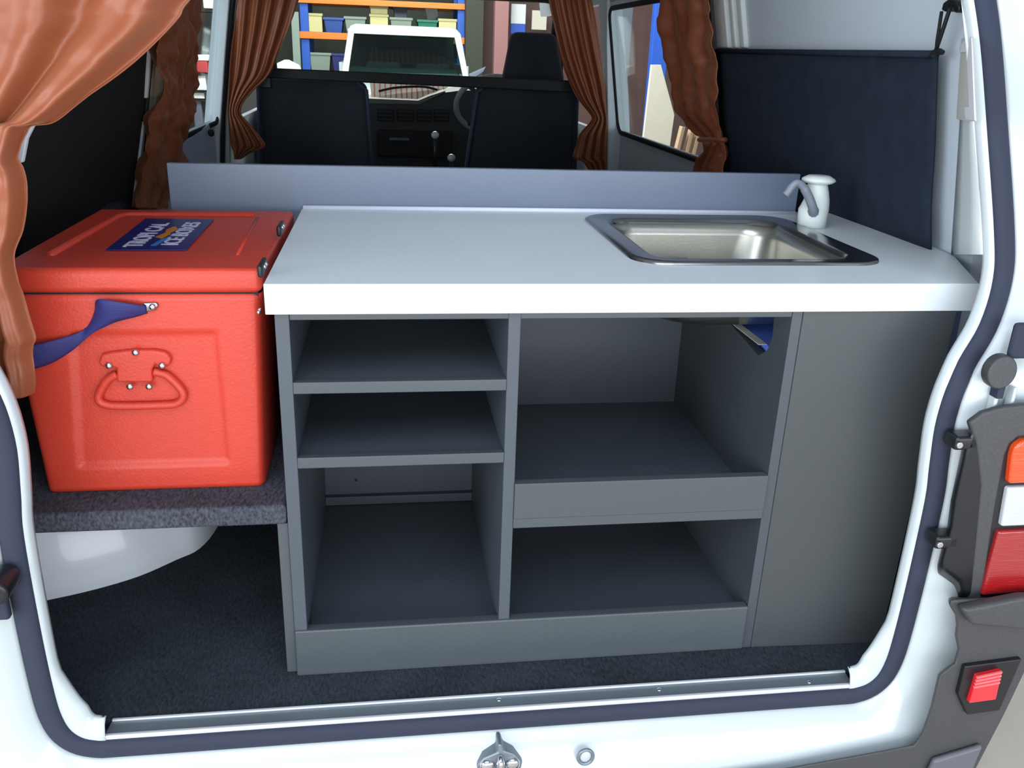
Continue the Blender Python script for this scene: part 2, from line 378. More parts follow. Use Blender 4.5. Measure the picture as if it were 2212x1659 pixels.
prism('windscreen', M['carglass'], car, g2, (0, .01, 0))
zb = gl[3].z
prism('body_tub', M['white'], car, [(-.40, FY - .15, zb), (1.22, FY - .15, zb), (1.28, FY - .15, zb - .55), (1.26, FY - .15, GZ + .35), (-.44, FY - .15, GZ + .35), (-.46, FY - .15, zb - .55)], (0, 3.4, 0), .04)
prism('bonnet', M['white'], car, [(-.34, FY - .05, zb - .02), (1.16, FY - .05, zb - .02), (1.2, FY - .05, zb - .35), (-.38, FY - .05, zb - .35)], (0, -1.15, -.10), .05)
box('grille', M['soft_black'], car, .0, FY - 1.24, zb - .42, .82, FY - 1.15, zb - .22, .01)
for x in (-.2, 1.02): diskY('headlamp', M['clear'], car, (x, FY - 1.24, zb - .32), .09, .08, 24, .01)
box('front_bumper', M['bumper'], car, -.45, FY - 1.35, GZ + .35, 1.27, FY - 1.15, GZ + .52, .03)
box('front_panel', M['white'], car, -.40, FY - 1.2, zb - .75, 1.22, FY - .1, zb - .3, .03)
for x in (-.38, 1.0):
    for y in (FY - .7, FY + 2.2):
        R = [(x + dx, y, GZ + .35, r) for dx, r in ((0, .2), (0, .34), (.03, .36), (.2, .36), (.23, .34), (.23, .2))]
        V = []; seg = 28
        for (cx, cy, cz, r) in R:
            V += [(cx, cy + r * math.cos(2 * math.pi * j / seg), cz + r * math.sin(2 * math.pi * j / seg)) for j in range(seg)]
        F = [(i * seg + j, i * seg + (j + 1) % seg, (i + 1) * seg + (j + 1) % seg, (i + 1) * seg + j) for i in range(5) for j in range(seg)] + [list(range(seg)), list(range(5 * seg, 6 * seg))]
        link('wheel', mesh(V, F), M['tyre'], car, smooth=True)
for x0, x1 in ((.0, .42), (.60, 1.02)):
    box('seat', M['slate'], car, x0 - .05, FY + .8, zb - .3, x1 - .05, FY + .95, zb + .12, .04)
box('dashboard', M['slate'], car, -.25, FY + .2, zb - .2, 1.05, FY + .5, zb + .06, .04)
box('rear_wall', M['soft_black'], car, -.32, FY + 2.4, zb - .1, 1.14, FY + 2.5, zb + .50)
for x in (-.36, 1.13): box('side_wall', M['white'], car, x, FY + .5, zb - .1, x + .05, FY + 2.4, zb + .1)
p = aY(1035, 155, FY - .1)
prism('wing_mirror', M['slate'], car, [p + Vector((-.12, 0, -.03)), p + Vector((.08, 0, .06)), p + Vector((.05, 0, .0)), p + Vector((-.08, 0, -.09))], (0, .06, 0), .01)
p = aY(865, 80, FY + .4); box('rear_view_mirror', M['slate'], car, p.x - .11, FY + .4, p.z - .02, p.x + .11, FY + .43, p.z + .03, .008)

# ---- things outside the side windows
t = thing('leaning_board', 'pale board leaning outside the right side window', 'board', tuple(aY(1420, 330, 7.2)))
A = pY([(1408, 140), (1428, 140), (1457, 248), (1447, 318), (1390, 300)], 7.2)
prism('sheet', M['beige'], t, A[:4] + [Vector((A[3].x - .1, 7.2, GZ)), Vector((A[4].x - .2, 7.2, GZ)), A[4]], (0, .05, 0), .003)
p = aY(1414, 40, 7.6); q = aY(1440, 138, 7.6)
tag(box('post', M['rackblue'], None, p.x, 7.6, GZ, q.x, 7.7, 2.4, .005), 'blue steel post outside the right side window', 'post')
for i, (u0, u1, v0) in enumerate(((1468, 1482, 285), (1487, 1497, 292), (1504, 1520, 285))):
    A = pY([(u0 + 6, v0 - 12), (u0 + 13, v0 - 10), (u0 + 4, v0 + 50), (u0 - 4, v0 + 48)], 6.4); A = A[:2] + [Vector((A[2].x - .15, 6.4, GZ)), Vector((A[3].x - .15, 6.4, GZ))]
    tag(prism('timber_offcut', M['timber'], None, A, (0, .08, 0), .003), 'short timber strip upright below the leaning board, ' + ('nearest the board' if i == 0 else 'in the middle' if i == 1 else 'nearest the curtain'), 'timber', 'timber strips outside the right window')
p = aY(1340, 100, 9); q = aY(1362, 100, 9)
tag(box('post', M['slate'], None, p.x, 9, GZ, q.x, 9.1, 3, .005), 'grey steel post at the left edge of the right side window', 'post')
tag(box('panel_sheet', M['wallbrown'], None, aY(1330, 100, 10).x, 10, GZ, 4.5, 10.1, 3.2), 'tall maroon sheet beyond the right side window', 'sheet')
tag(box('panel_sheet', mat('charcoal_board', (44, 44, 44), .8), None, aY(380, 100, 9).x, 9, GZ, aY(560, 100, 9).x, 9.1, 3.0), 'dark sheet beyond the left side window', 'sheet')
zb0 = None
for (u0, u1, v0, v1, m_, lb, nm) in ((436, 476, -20, 20, 'paper', 'white box topmost outside the left window', 'carton'), (424, 450, 118, 132, 'paper', 'thin white box resting on the red box outside the left window', 'carton'),
        (423, 449, 132, 158, 'redcard', 'red box in the stack outside the left window', 'carton'), (419, 446, 162, 196, 'paper', 'white tub under the red box outside the left window', 'carton'),
        (417, 442, 198, 214, 'paper', 'lower white box outside the left window', 'carton'), (415, 441, 216, 300, 'slate', 'grey box at the bottom of the left window stack', 'carton')):
    p = aY(u0, v0, 8); q = aY(u1, v1, 8)
    tag(box(nm, M[m_], None, p.x, 8, q.z, q.x, 8.3, p.z, .01), lb, 'box', 'boxes outside the left window')
for z in (aY(445, 21, 8).z, aY(430, 302, 8).z - .0):
    pass
p = aY(405, 0, 8); q = aY(480, 0, 8)
t = thing('shelf_stand', 'dark shelving holding the boxes outside the left window', 'shelf', ((p.x + q.x) / 2, 8.15, GZ))
for v in (21, 159, 197, 215, 302):
    z = aY(430, v, 8).z; box('shelf_board', M['soft_black'], t, p.x - .2, 7.98, z - .015, q.x, 8.35, z - .001)
box('upright', M['soft_black'], t, p.x - .24, 8, GZ, p.x - .2, 8.35, 2.2); box('upright', M['soft_black'], t, q.x, 8, GZ, q.x + .04, 8.35, 2.2)

# ================================================================ VAN BODY
van = thing('camper_van', 'white van body seen through its open rear hatch', 'van', (XC, 1.8, GZ))
# --- opening path (half profile from the bottom centre up the right side to the top centre)
HP = [(0, -.008), (.30, -.008), (.55, -.008), (.603, -.006), (.630, .010), (.643, .042), (.648, .097), (.650, .203), (.649, .344), (.643, .408), (.638, .484), (.649, .556), (.685, .621), (.702, .685), (.699, .749),
      (.680, .874), (.660, .996), (.640, 1.08), (.610, 1.2), (.56, 1.30), (.46, 1.36), (.25, 1.385), (0, 1.39)]
def yo(z): return -.111 + (.25 * (z - .55) if z > .55 else 0)
half = spline([(a, 0, b) for a, b in HP], 5)
loop = [Vector((XC + p.x, 0, p.z)) for p in half] + [Vector((XC - p.x, 0, p.z)) for p in reversed(half[1:-1])]
NL = len(loop)
nrm = []
for i in range(NL):
    t_ = (loop[(i + 1) % NL] - loop[i - 1]).normalized(); nrm.append(Vector((t_.z, 0, -t_.x)))   # outward
def off(i, d, dy): 
    p = loop[i] + nrm[i] * d; return Vector((p.x, yo(loop[i].z) + dy, p.z))
def ringrow(prof): return [[off(i, d, dy) for i in range(NL)] for d, dy in prof]
grid('weather_seal', M['rubber'], van, ringrow([(-.003, .02), (-.003, -.004), (.000, -.009), (.010, -.011), (.020, -.010), (.027, -.006), (.029, .004), (.029, .02)]), closed=True)
# inner painted flange (everything except the level sill)
lo = [i for i in range(NL) if not (loop[i].z < -.0055 and abs(loop[i].x - XC) < .583)]
order = lo
fr = [[off(i, d * (1 + 2.6 * max(0, min(1, (.12 - loop[i].z) / .08))), dy) for i in order] for d, dy in ((.004, .002), (0, -.002), (-.004, -.002), (-.0075, .002), (-.009, .008), (-.0095, .013))]
grid('opening_flange', M['white'], van, fr, solid=.003)
# outer skin
def outer(i, k):
    p = loop[i]; ang = math.atan2(p.z - .62, p.x - XC)
    # superellipse outline of the van's rear face
    a, b, e = 1.0, (1.02 if p.z > .62 else .80), 4.5
    r = (abs(math.cos(ang) / a) ** e + abs(math.sin(ang) / b) ** e) ** (-1 / e)
    return Vector((XC + r * math.cos(ang), 0, .62 + r * math.sin(ang)))
rows = [[off(i, .026, .012) for i in range(NL)], [off(i, .028, -.002) for i in range(NL)], [off(i, .031, -.010) for i in range(NL)]]
for f, dy in ((.25, -.018), (.5, -.022), (.75, -.02), (.92, -.004), (1.0, .05), (1.02, .16)):
    r_ = []
    for i in range(NL):
        a_ = off(i, .031, 0); o_ = outer(i, 0); p = a_.lerp(Vector((o_.x, a_.y, o_.z)), f); p.y = yo(max(p.z, .1)) + dy
        if p.z < -.03: p.y += (-.03 - p.z) * -.30
        r_.append(p)
    rows.append(r_)
grid('rear_body_skin', M['white'], van, rows, closed=True)
# sides and roof skins (thin, so light enters only by windows and hatch)
def wallpanel(name, side, y0, y1, z0, z1, m, th=.03, nz=4):
    f = xr if side > 0 else xl
    A = [[Vector((f(z0 + (z1 - z0) * k / nz), y, z0 + (z1 - z0) * k / nz)) for k in range(nz + 1)] for y in (y0, y1)]
    B = [[p + Vector((side * th, 0, 0)) for p in r] for r in A]
    prof = [A[0][k] for k in range(nz + 1)] + [B[0][k] for k in range(nz, -1, -1)]
    return prism(name, m, van, prof, (0, y1 - y0, 0))
YB = .0
for s, nm in ((1, 'side_panel'), (-1, 'side_panel')):
    wallpanel(nm, s, .16, 1.36, -.02, 1.36, M['inner_white'])            # rear quarter
    wallpanel('sill_panel', s, 1.36, 4.3, -.3, .635, M['inner_white'])
    wallpanel('header_panel', s, 1.36, 4.3, 1.175, 1.36, M['inner_white'])
    wallpanel('door_pillar', s, 2.62, 2.80, .635, 1.175, M['inner_white'], .05)
# D pillar inner trims joining flange and wall (right visible, left mirrored)
def hx(z):
    for i in range(len(half) - 1):
        if half[i].x > .55 and half[i].z <= z <= half[i + 1].z: return half[i].x
    return .6
zz_ = [.655 + .06 * k for k in range(12)]
def trimsurf(s): return [[(lambda zb: Vector((XC + s * (hx(zb) - .012), yo(zb) + .012, zb)))(z + .06 * max(0, 1 - (z - .655) / .3)).lerp(Vector((xr(z) if s > 0 else xl(z), .22, z)), f) for f in (0, .33, .66, 1)] for z in zz_]
grid('pillar_trim', M['trim_white'], van, trimsurf(1), solid=.004); grid('pillar_trim', M['trim_white'], van, trimsurf(-1), solid=.004)
_A, _B, _C = Vector((xr(.95), .22, .95)), Vector((XC + hx(.95) - .012, yo(.95) + .012, .95)), Vector((xr(.8), .22, .8))
DPn = (_A - _B).cross(_C - _A).normalized(); DPn = DPn if DPn.dot(CAM - _A) > 0 else -DPn
def dp(u, v, off_=0): return onp(u, v, _A + DPn * off_, DPn)
tp = [dp(u, v, .007) for u, v in ((2042, 88), (2084, 82), (2099, 79), (2102, 180), (2106, 262), (2086, 262), (2044, 252), (2036, 180))]
prism('adhesive_patch', M['beigetape'], van, tp, DPn * -.002, .001, label='beige rectangular patch with a pale taped edge')
tp = [dp(u, v, .009) for u, v in ((2088, 84), (2098, 81), (2105, 260), (2086, 258), (2083, 232), (2093, 230), (2088, 112), (2072, 114), (2071, 100))]
prism('tape_strip', M['paper'], van, tp, DPn * -.001, label='white tape strip')
# ribs on the roof side above the right cover
for u0, u1 in ((1546, 1572), (1579, 1589), (1595, 1608)):
    A = [wR(u0 - 14, -90, .012), wR(u1 - 16, -90, .012), wR(u1, 104, .012), wR(u0 + 2, 104, .012)]
    hexa('trim_rib', M['trim_white'], van, A, [p + Vector((.02, 0, .0)) for p in A], .005)
# roof
box('roof_lining', M['trim_white'], van, xl(1.36) - .1, -.0, 1.36, xr(1.36) + .1, 4.2, 1.40)
# flat carpeted load floor is structure
box('floor', M['carpet'], None, XL, -.078, -.035, XR, 3.0, 0, kind='structure')
o = bpy.data.objects['floor.001']; o['label'] = 'charcoal carpet on the van floor'
box('floor_pan', M['white'], van, XL + .02, -.10, -.20, XR - .02, 3.9, -.036)
# scuff plate
sp = [(-.258, -.079), (.925, -.079), (.905, -.112), (-.238, -.112)]
sp = [(-.259, -.108), (-.2565, -.078), (.926, -.078), (.924, -.108)]
scf = prism('scuff_plate', M['alu'], van, [(x, y, -.008) for x, y in sp], (0, 0, .008), 0)
box('ridge', M['alu_edge'], scf, -.256, -.082, 0, .926, -.077, .0035, .001, label='bright raised edge')
box('ridge', M['alu_edge'], scf, -.259, -.113, -.010, .925, -.106, .0015, .002, label='bright raised edge')
for (u, v) in ((1078, 1512), (1424, 1490), (1748, 1474)):
    p = aZ(u, v, 0); lathe('screw', M['chrome'], scf, [(p.x, p.y, 0, .004), (p.x, p.y, .0015, .0035), (p.x, p.y, .0018, .001)], 12)
# striker, plug, bump stops
def sk(z): return -.133 - max(0, -.03 - z) * .30
p = aY(1080, 1645, -.150)
st = prism('striker_plate', M['alu'], van, [p + Vector(v) for v in ((-.033, 0, -.026), (.033, 0, -.026), (.036, 0, -.005), (.022, 0, .012), (.006, 0, .020), (.002, 0, .033), (-.004, 0, .033), (-.004, 0, .018), (-.026, 0, .008), (-.036, 0, -.006))], (0, .03, 0), .003)
for dx in (-.02, .02): ball('bolt', M['chrome'], st, p + Vector((dx, -.001, -.006)), .012, .007, .012)
ball('striker_pin', M['chrome'], st, p + Vector((0, -.006, .0)), .007, .012, .016)
p = aY(1265, 1635, -.152)
rg = tube('grommet', M['alu'], van, [p + Vector((.012 * math.cos(a / 24 * 6.2832), 0, .014 * math.sin(a / 24 * 6.2832))) for a in range(24)], .0028, 8, True, up=(0, 1, 0))
ball('plug', M['clear'], rg, p + Vector((0, .002, 0)), .010, .004, .012)
# round rubber bump stop upper right
p = aY(2160, 804, -.148)
bs = diskY('bump_stop', M['bumper'], van, (p.x + .002, -.152, p.z), .0225, .018, 28, .003, rz=.025)
q = aY(2156, 848, -.142); box('stem', M['rubber'], bs, q.x - .005, -.148, q.z - .008, q.x + .006, -.13, q.z + .02, .002)
for du in (-6, 30):
    q = aY(2156 + du, 856, -.14); box('mounting_rib', M['white'], van, q.x - .003, -.145, q.z - .03, q.x + .003, -.13, q.z + .015, .002)
p = aY(2206, 702, -.148); q = aY(2245, 780, -.148)
box('latch_recess', M['rubber'], van, p.x, -.142, q.z, q.x, -.13, p.z, .006, label='dark latch pocket')
# left bump stop (partly in frame)
p = aY(0, 1263, -.15)
bl = diskY('bump_stop', M['black'], van, (p.x, -.175, p.z), .019, .05, 24, .006)
q = aY(24, 1262, -.13); box('stem', M['inner_white'], bl, p.x, -.14, q.z - .010, q.x, -.125, q.z + .010, .003)
q = aY(0, 1315, -.15); box('latch_recess', M['rubber'], van, q.x - .03, -.142, q.z - .025, q.x + .005, -.128, q.z + .02, .004, label='dark latch pocket')
p = aY(0, 1010, -.142); q = aY(8, 1180, -.142)

# --- tail lamp
lampo = [(2062, 1030), (2072, 984), (2079, 945), (2096, 912), (2125, 886), (2165, 872), (2212, 866), (2330, 862), (2330, 1310), (2212, 1312), (2110, 1316), (2066, 1292), (2062, 1268), (2040, 1252), (2022, 1240), (2022, 1222), (2030, 1190), (2043, 1141), (2051, 1081)]
lamp = loft2('tail_lamp_housing', M['black'], van, lampo, -.128, -.156, (2230, 1090), .93, .006)
def frontpoly(name, m, parent, px, y, th, bev=.003, label=None): return prism(name, m, parent, [aY(u, v, y) for u, v in px], (0, th, 0), bev, label)
frontpoly('housing_face', M['bumper'], lamp, [(2120, 1305), (2150, 1100), (2172, 985), (2182, 960), (2200, 945), (2325, 930), (2325, 870), (2212, 874), (2165, 880), (2125, 892), (2095, 915), (2110, 960), (2120, 1050), (2095, 1310)], -.158, .012, .004, 'glossy dark upper rim')
frontpoly('amber_lens', M['amber'], lamp, [(2180, 1046), (2187, 985), (2194, 965), (2212, 952), (2325, 945), (2325, 1040)], -.166, .02, .004, 'amber indicator lens')
frontpoly('clear_lens', M['clear'], lamp, [(2163, 1139), (2178, 1054), (2325, 1048), (2325, 1132)], -.164, .02, .004, 'clear reversing lens')
frontpoly('red_lens', M['red'], lamp, [(2121, 1288), (2158, 1149), (2325, 1140), (2325, 1275), (2212, 1280)], -.164, .02, .004, 'red stop lens')
for (u, v) in ((2070, 956), (2028, 1170)):
    p = aY(u, v, -.150); c_ = box('lamp_clip', M['black'], van, p.x - .008, -.156, p.z - .011, p.x + .03, -.125, p.z + .011, .005)
    diskY('clip_screw', M['chrome'], c_, (p.x - .004, -.161, p.z), .005, .004, 16, .001)
# --- bumper
bo = [(2046, 1290), (2100, 1288), (2212, 1286), (2300, 1284), (2290, 1370), (2214, 1448), (2170, 1540), (2108, 1659), (2070, 1760), (1500, 1800), (-200, 2000), (-200, 1860), (500, 1790), (1400, 1700), (1700, 1658), (1900, 1622), (1972, 1608), (1990, 1580), (2010, 1525), (2026, 1456), (2046, 1440), (2060, 1430), (2068, 1400), (2062, 1370), (2065, 1348), (2062, 1325), (2050, 1305)]
bmp = loft2('rear_bumper', M['bumper'], van, bo, -.125, -.180, (2160, 1600), .985, .006)
frontpoly('bumper_crease', M['bumper'], bmp, [(2080, 1318), (2212, 1292), (2275, 1290), (2262, 1352), (2212, 1362), (2100, 1352)], -.198, .02, .006, 'raised upper ledge')
frontpoly('bumper_crease', M['black'], bmp, [(2085, 1440), (2208, 1424), (2160, 1535), (2090, 1545), (2070, 1500)], -.188, .01, .002, 'recess round the reflector')
rf = frontpoly('reflector', M['reflect'], bmp, [(2112, 1462), (2166, 1450), (2152, 1512), (2094, 1520)], -.196, .012, .002, 'red rectangular reflector')
for k in range(4):
    a0 = k * .12 + .02; A = [(2112 - 18 * a0, 1462 + 58 * a0), (2166 - 14 * a0, 1450 + 62 * a0), (2166 - 14 * (a0 + .06), 1450 + 62 * (a0 + .06)), (2112 - 18 * (a0 + .06), 1462 + 58 * (a0 + .06))]
    frontpoly('reflector_glint', mat('pink_red_glint', (250, 110, 112), .2) if k == 0 else bpy.data.materials['pink_red_glint'], rf, A, -.199, .003, 0)  # pale stripes painted as glints on the upper half of the reflector
frontpoly('bumper_crease', mat('bumper_lower_lip', (92, 92, 100), .4), bmp, [(2020, 1645), (2110, 1618), (2126, 1612), (2100, 1672), (2080, 1720), (1980, 1730)], -.192, .012, .005, 'paler lower lip')

# --- wheel arch inside on the left
fc = [(-.515, .235), (-.465, .249), (-.389, .277), (-.316, .317), (-.259, .37), (-.221, .41), (-.20, .50), (-.195, .65), (-.21, .80), (-.26, .90), (-.36, .96), (-.515, .99)]
fcs = spline([(x, y, 0) for x, y in fc], 4)
rows = []
for k in range(11):
    a_ = k / 10 * math.pi / 2; f = 1 - math.cos(a_); z = .272 * math.sin(a_)
    if k in (3, 4): f += .03
    rows.append([Vector((p.x + (-.515 - p.x) * f * .75, p.y + (.62 - p.y) * f * .55, z)) for p in fcs])
grid('wheel_arch', mat('light_brightened_white', (236, 242, 250), .3, coat=.4), van, rows, label='white painted wheel arch hump')  # white paint, colour lightened to carry the strong light on the arch
ar = [Vector((p.x + (-.515 - p.x) * .045, p.y + (.62 - p.y) * .03, .088)) for p in fcs[2:30]]
# carpet lining of the left wall behind the cooler
for s in (-1, 1):
    X0 = XL + .004 if s < 0 else XR - .012
    box('wall_lining', M['carpet2'], van, X0, .03 if s < 0 else .16, .30 if s < 0 else 0, X0 + .008, 1.3, .655 if s < 0 else .45)

# --- side windows (middle) + their black frames and panes
def winframe(side):
    W = wR if side > 0 else wL
    f = xr if side > 0 else xl; y0, y1, z0, z1 = 1.42, 2.60, .665, 1.150; r = .05; e = side * -.006
    def P(y, z, o=0): return Vector((f(z) + e + side * o, y, z))
    cs = []
    for (cy, cz, a0) in ((y0 + r, z0 + r, 180), (y1 - r, z0 + r, 270), (y1 - r, z1 - r, 0), (y0 + r, z1 - r, 90)):
        for k in range(6): a = math.radians(a0 + 18 * k); cs.append((cy + r * math.cos(a), cz + r * math.sin(a)))
    path = [P(y, z) for y, z in cs]
    fr_ = tube('window_frame', M['soft_black'], van, path, .010, 8, True, flat=.6, up=(1, 0, 0), label='black rubber window frame')
    prism('pane', M['glass'], fr_, [P(y, z, .012) for y, z in cs], (side * .003, 0, 0))
winframe(1); winframe(-1)
# fill between frame and panels
for s in (1, -1):
    wallpanel('window_surround', s, 1.36, 2.62, .63, .668, M['inner_white'], .03, 1); wallpanel('window_surround', s, 1.36, 2.62, 1.148, 1.18, M['inner_white'], .03, 1)
    wallpanel('window_surround', s, 1.355, 1.425, .66, 1.155, M['inner_white'], .03, 1)
# door pillars as seen beside the cab curtains
def postY(name, m, px, y, dep, label=None): return prism(name, m, van, [aY(u, v, y) for u, v in px], (0, dep, 0), .006, label)
postY('door_post', M['inner_white'], [(1312, -60), (1340, -60), (1358, 200), (1362, 300), (1345, 430), (1311, 430), (1313, 300), (1310, 100)], 2.60, .08)
postY('door_post', M['inner_white'], [(478, -60), (500, -60), (486, 120), (474, 300), (474, 430), (455, 430), (454, 280), (466, 120)], 2.58, .06)
postY('door_seal', M['soft_black'], [(502, -60), (512, -60), (494, 120), (484, 250), (482, 430), (472, 430), (473, 250), (484, 120)], 2.60, .05, 'black door rubber')
postY('door_post', M['inner_white'], [(518, -60), (526, -60), (506, 120), (494, 250), (497, 430), (482, 430), (484, 250), (496, 120)], 2.64, .05)
prism('door_card', mat('window_lit_door_paint', (205, 220, 248), .4), van, [wL(u, v, .012) for u, v in ((396, 308), (452, 268), (460, 300), (462, 420), (380, 420), (385, 330))], (-.01, 0, 0), .003, 'pale blue door panel below the window, lightened for window light')  # door colour lightened to carry the light from the left window
ball('door_lock', M['soft_black'], van, wL(456, 287, .03), .012, .012, .014)

# --- cab: windscreen, dash, wheel, levers
wx0, wx1 = -.42, 1.08
wz0, wz1 = .66, 1.235
box('windscreen_header', M['trim_white'], van, xl(1.2), 3.55, wz1, xr(1.2), 4.0, 1.36)
P4 = lambda y, z, e: [(wx0 + e, y, z), (wx1 - e, y, z)]
fp = []
for (cx, cz, a0) in ((wx1 - .08, wz1 - .06, 0), (wx0 + .08, wz1 - .06, 90), (wx0 + .03, wz0 + .03, 180), (wx1 - .03, wz0 + .03, 270)):
    for k in range(6):
        a = math.radians(a0 + 18 * k); r = .06 if a0 < 180 else .03; z = cz + r * math.sin(a); fp.append((cx + r * 1.2 * math.cos(a), 4.05 - (z - wz0) * .7, z))
wsf = tube('windscreen_frame', M['soft_black'], van, fp, .02, 8, True, up=(0, 1, 0), label='black windscreen surround')
link('pane', mesh(fp, [list(range(len(fp)))]), M['wscreen'], wsf)
for s in (1, -1):
    f = xr if s > 0 else xl; e = wx1 if s > 0 else wx0
    hexa('screen_pillar', M['soft_black'], van, [(e, 4.05, wz0), (f(wz0), 4.0, wz0), (f(wz0), 3.9, wz0), (e - s * 0, 3.95, wz0)], [(e, 3.68, wz1), (f(wz1), 3.66, wz1), (f(wz1), 3.55, wz1), (e, 3.58, wz1)], .005)
box('nose_panel', M['white'], van, XL, 4.06, -.3, XR, 4.2, wz0 - .02, .02)
dsh = prism('dashboard', M['dash'], van, [aY(u, v, 3.62) for u, v in ((560, 216), (700, 214), (812, 214), (902, 222), (925, 214), (955, 200), (1000, 194), (1100, 198), (1190, 206), (1220, 230), (1225, 520), (560, 520))], (0, .42, .0), .012)
prism('dash_top', M['dash_light'], dsh, [aY(u, v, 3.61) for u, v in ((700, 212), (806, 213), (904, 217), (928, 207), (962, 196), (962, 199), (906, 226), (806, 224), (700, 222))], (0, .40, .002), .002, 'grey green dash top edge')
for u0, u1 in ((815, 851), (858, 894), (901, 932), (938, 970)):
    p = aY(u0, 236, 3.61); q = aY(u1, 262, 3.61); v_ = box('air_vent', M['soft_black'], dsh, p.x, 3.60, q.z, q.x, 3.63, p.z, .003)
    for k in range(3):
        z = q.z + (p.z - q.z) * (k + .5) / 3; box('vent_slat', M['dash'], v_, p.x + .005, 3.596, z - .002, q.x - .005, 3.61, z + .002)
p = aY(815, 280, 3.61); q = aY(975, 340, 3.61); box('console', M['soft_black'], dsh, p.x, 3.56, q.z, q.x, 3.65, p.z, .01)
p = aY(841, 297, 3.55); q = aY(884, 304, 3.55); box('radio_strip', M['slate'], dsh, p.x, 3.545, q.z, q.x, 3.56, p.z, .002, 'grey radio strip')
prism('reflection_sheet', M['stripes'], None, [aY(798, 168, 3.86), aY(985, 172, 3.86), aY(965, 190, 3.80), aY(915, 215, 3.74), aY(802, 209, 3.74)][:5], (0, .006, .003))  # added sheet; its stripes stand in for reflections low in the windscreen
tag(bpy.data.objects['reflection_sheet'], 'salmon and white striped sheet standing in for reflections at the windscreen base', 'shade')
wp = [aY(u, v, 3.76) for u, v in ((818, 197), (850, 190), (890, 187), (920, 188), (945, 194))]
tube('wiper_arm', M['soft_black'], van, spline(wp, 5), .007, 6)
sw = thing('steering_wheel', 'grey steering wheel beside the right cab seat', 'steering wheel', (0, 0, 0))
cc = aY(1066, 228, 3.40); sw.location = cc; ti = Matrix.Rotation(math.radians(42), 3, 'X')
tube('rim', mat('pale_grey_wheel_rim', (150, 154, 165), .5), sw, [cc + ti @ Vector((.19 * math.cos(2 * math.pi * k / 40), 0, .19 * math.sin(2 * math.pi * k / 40))) for k in range(40)], .014, 10, True, up=(0, 1, .9))
ball('hub', M['dash'], sw, cc, .06, .03, .05)
for a in (0, 2.4, 4.0): tube('spoke', M['dash'], sw, [cc, cc + ti @ Vector((.19 * math.cos(a), 0, .19 * math.sin(a)))], .011, 8)
tube('column', M['dash'], sw, [cc, cc + Vector((0, .28, -.2))], .03, 12)
for nm, lb, (u, v), y, cat in (('gear_lever', 'tall gear lever with grey knob between the cab seats', (940, 292), 3.2, 'lever'), ('brake_lever', 'short lever with pale knob lower right of the gear lever', (975, 341), 3.05, 'lever')):
    p = aY(u, v, y); t = thing(nm, lb, cat, (p.x, p.y, p.z - .3))
    tube('stalk', M['black'], t, [p + Vector((0, .04, -.3)), p + Vector((.0, .01, -.1)), p], .009, 8); ball('knob', M['clear'], t, p, .020, .018, .018)

# ---- cab seats
def seat(x0, x1, zt, label, head=None):
    t = thing('cab_seat', label, 'seat', ((x0 + x1) / 2, 3.0, -.02))
    sp = .05 if head else 0
    a = [(x0 - sp, 2.92, .12), (x1 + .0, 2.92, .12), (x1 + .0, 3.06, .12), (x0 - sp, 3.06, .12)]
    b = [(x0 + .02, 2.86, zt), (x1 - .02, 2.86, zt), (x1 - .04, 2.97, zt - .01), (x0 + .04, 2.97, zt - .01)]
    o = hexa('seat_back', M['seat'], t, a, b); bevel(o, .04, 4)
    box('seat_cushion', M['seat'], t, x0, 3.02, .02, x1, 3.5, .2, .04)
    pp = [(x0 - sp, 2.925, .14), (x0 + .03, 2.862, zt - .04), (x0 + .08, 2.855, zt - .003), (x1 - .08, 2.855, zt - .003), (x1 - .03, 2.862, zt - .04), (x1 - .0, 2.925, .14)]
    tube('piping', mat('slate_piping', (62, 68, 92), .7) if 'slate_piping' not in bpy.data.materials else bpy.data.materials['slate_piping'], t, pp, .008, 6)
    if head:
        hx0, hx1, hz0, hz1 = head
        o = hexa('headrest', M['seat'], t, [(hx0, 2.86, hz0), (hx1, 2.86, hz0), (hx1, 2.97, hz0), (hx0, 2.97, hz0)], [(hx0 + .035, 2.88, hz1), (hx1 - .05, 2.88, hz1), (hx1 - .05, 2.95, hz1), (hx0 + .035, 2.95, hz1)]); bevel(o, .03, 4)
        for x in ((hx0 + hx1) / 2 - .07, (hx0 + hx1) / 2 + .07): tube('headrest_post', M['chrome'], t, [(x, 2.92, hz0 - .06), (x, 2.92, hz0 + .02)], .007, 8)
    return t
seat(-.40, .12, .835, 'wide dark cab seat back left of the dashboard gap')
seat(.545, 1.06, .84, 'dark cab seat with tall headrest on the right', (.69, .975, .845, 1.055))
br = thing('partition_rail', 'black horizontal rail running behind both cab seats', 'rail', (.33, 2.62, .85))
A = [aY(560, 146, 2.62), aY(1280, 176, 2.62)]; B_ = [aY(560, 168, 2.62), aY(1280, 202, 2.62)]
hexa('rail', M['soft_black'], br, [A[0], A[1], B_[1], B_[0]], [p + Vector((0, .03, 0)) for p in (A[0], A[1], B_[1], B_[0])], .006)
for x in (A[0].x + .02, A[1].x - .04): box('end_bracket', M['black'], br, x - .02, 2.63, .80, x + .02, 2.68, .86, .004)

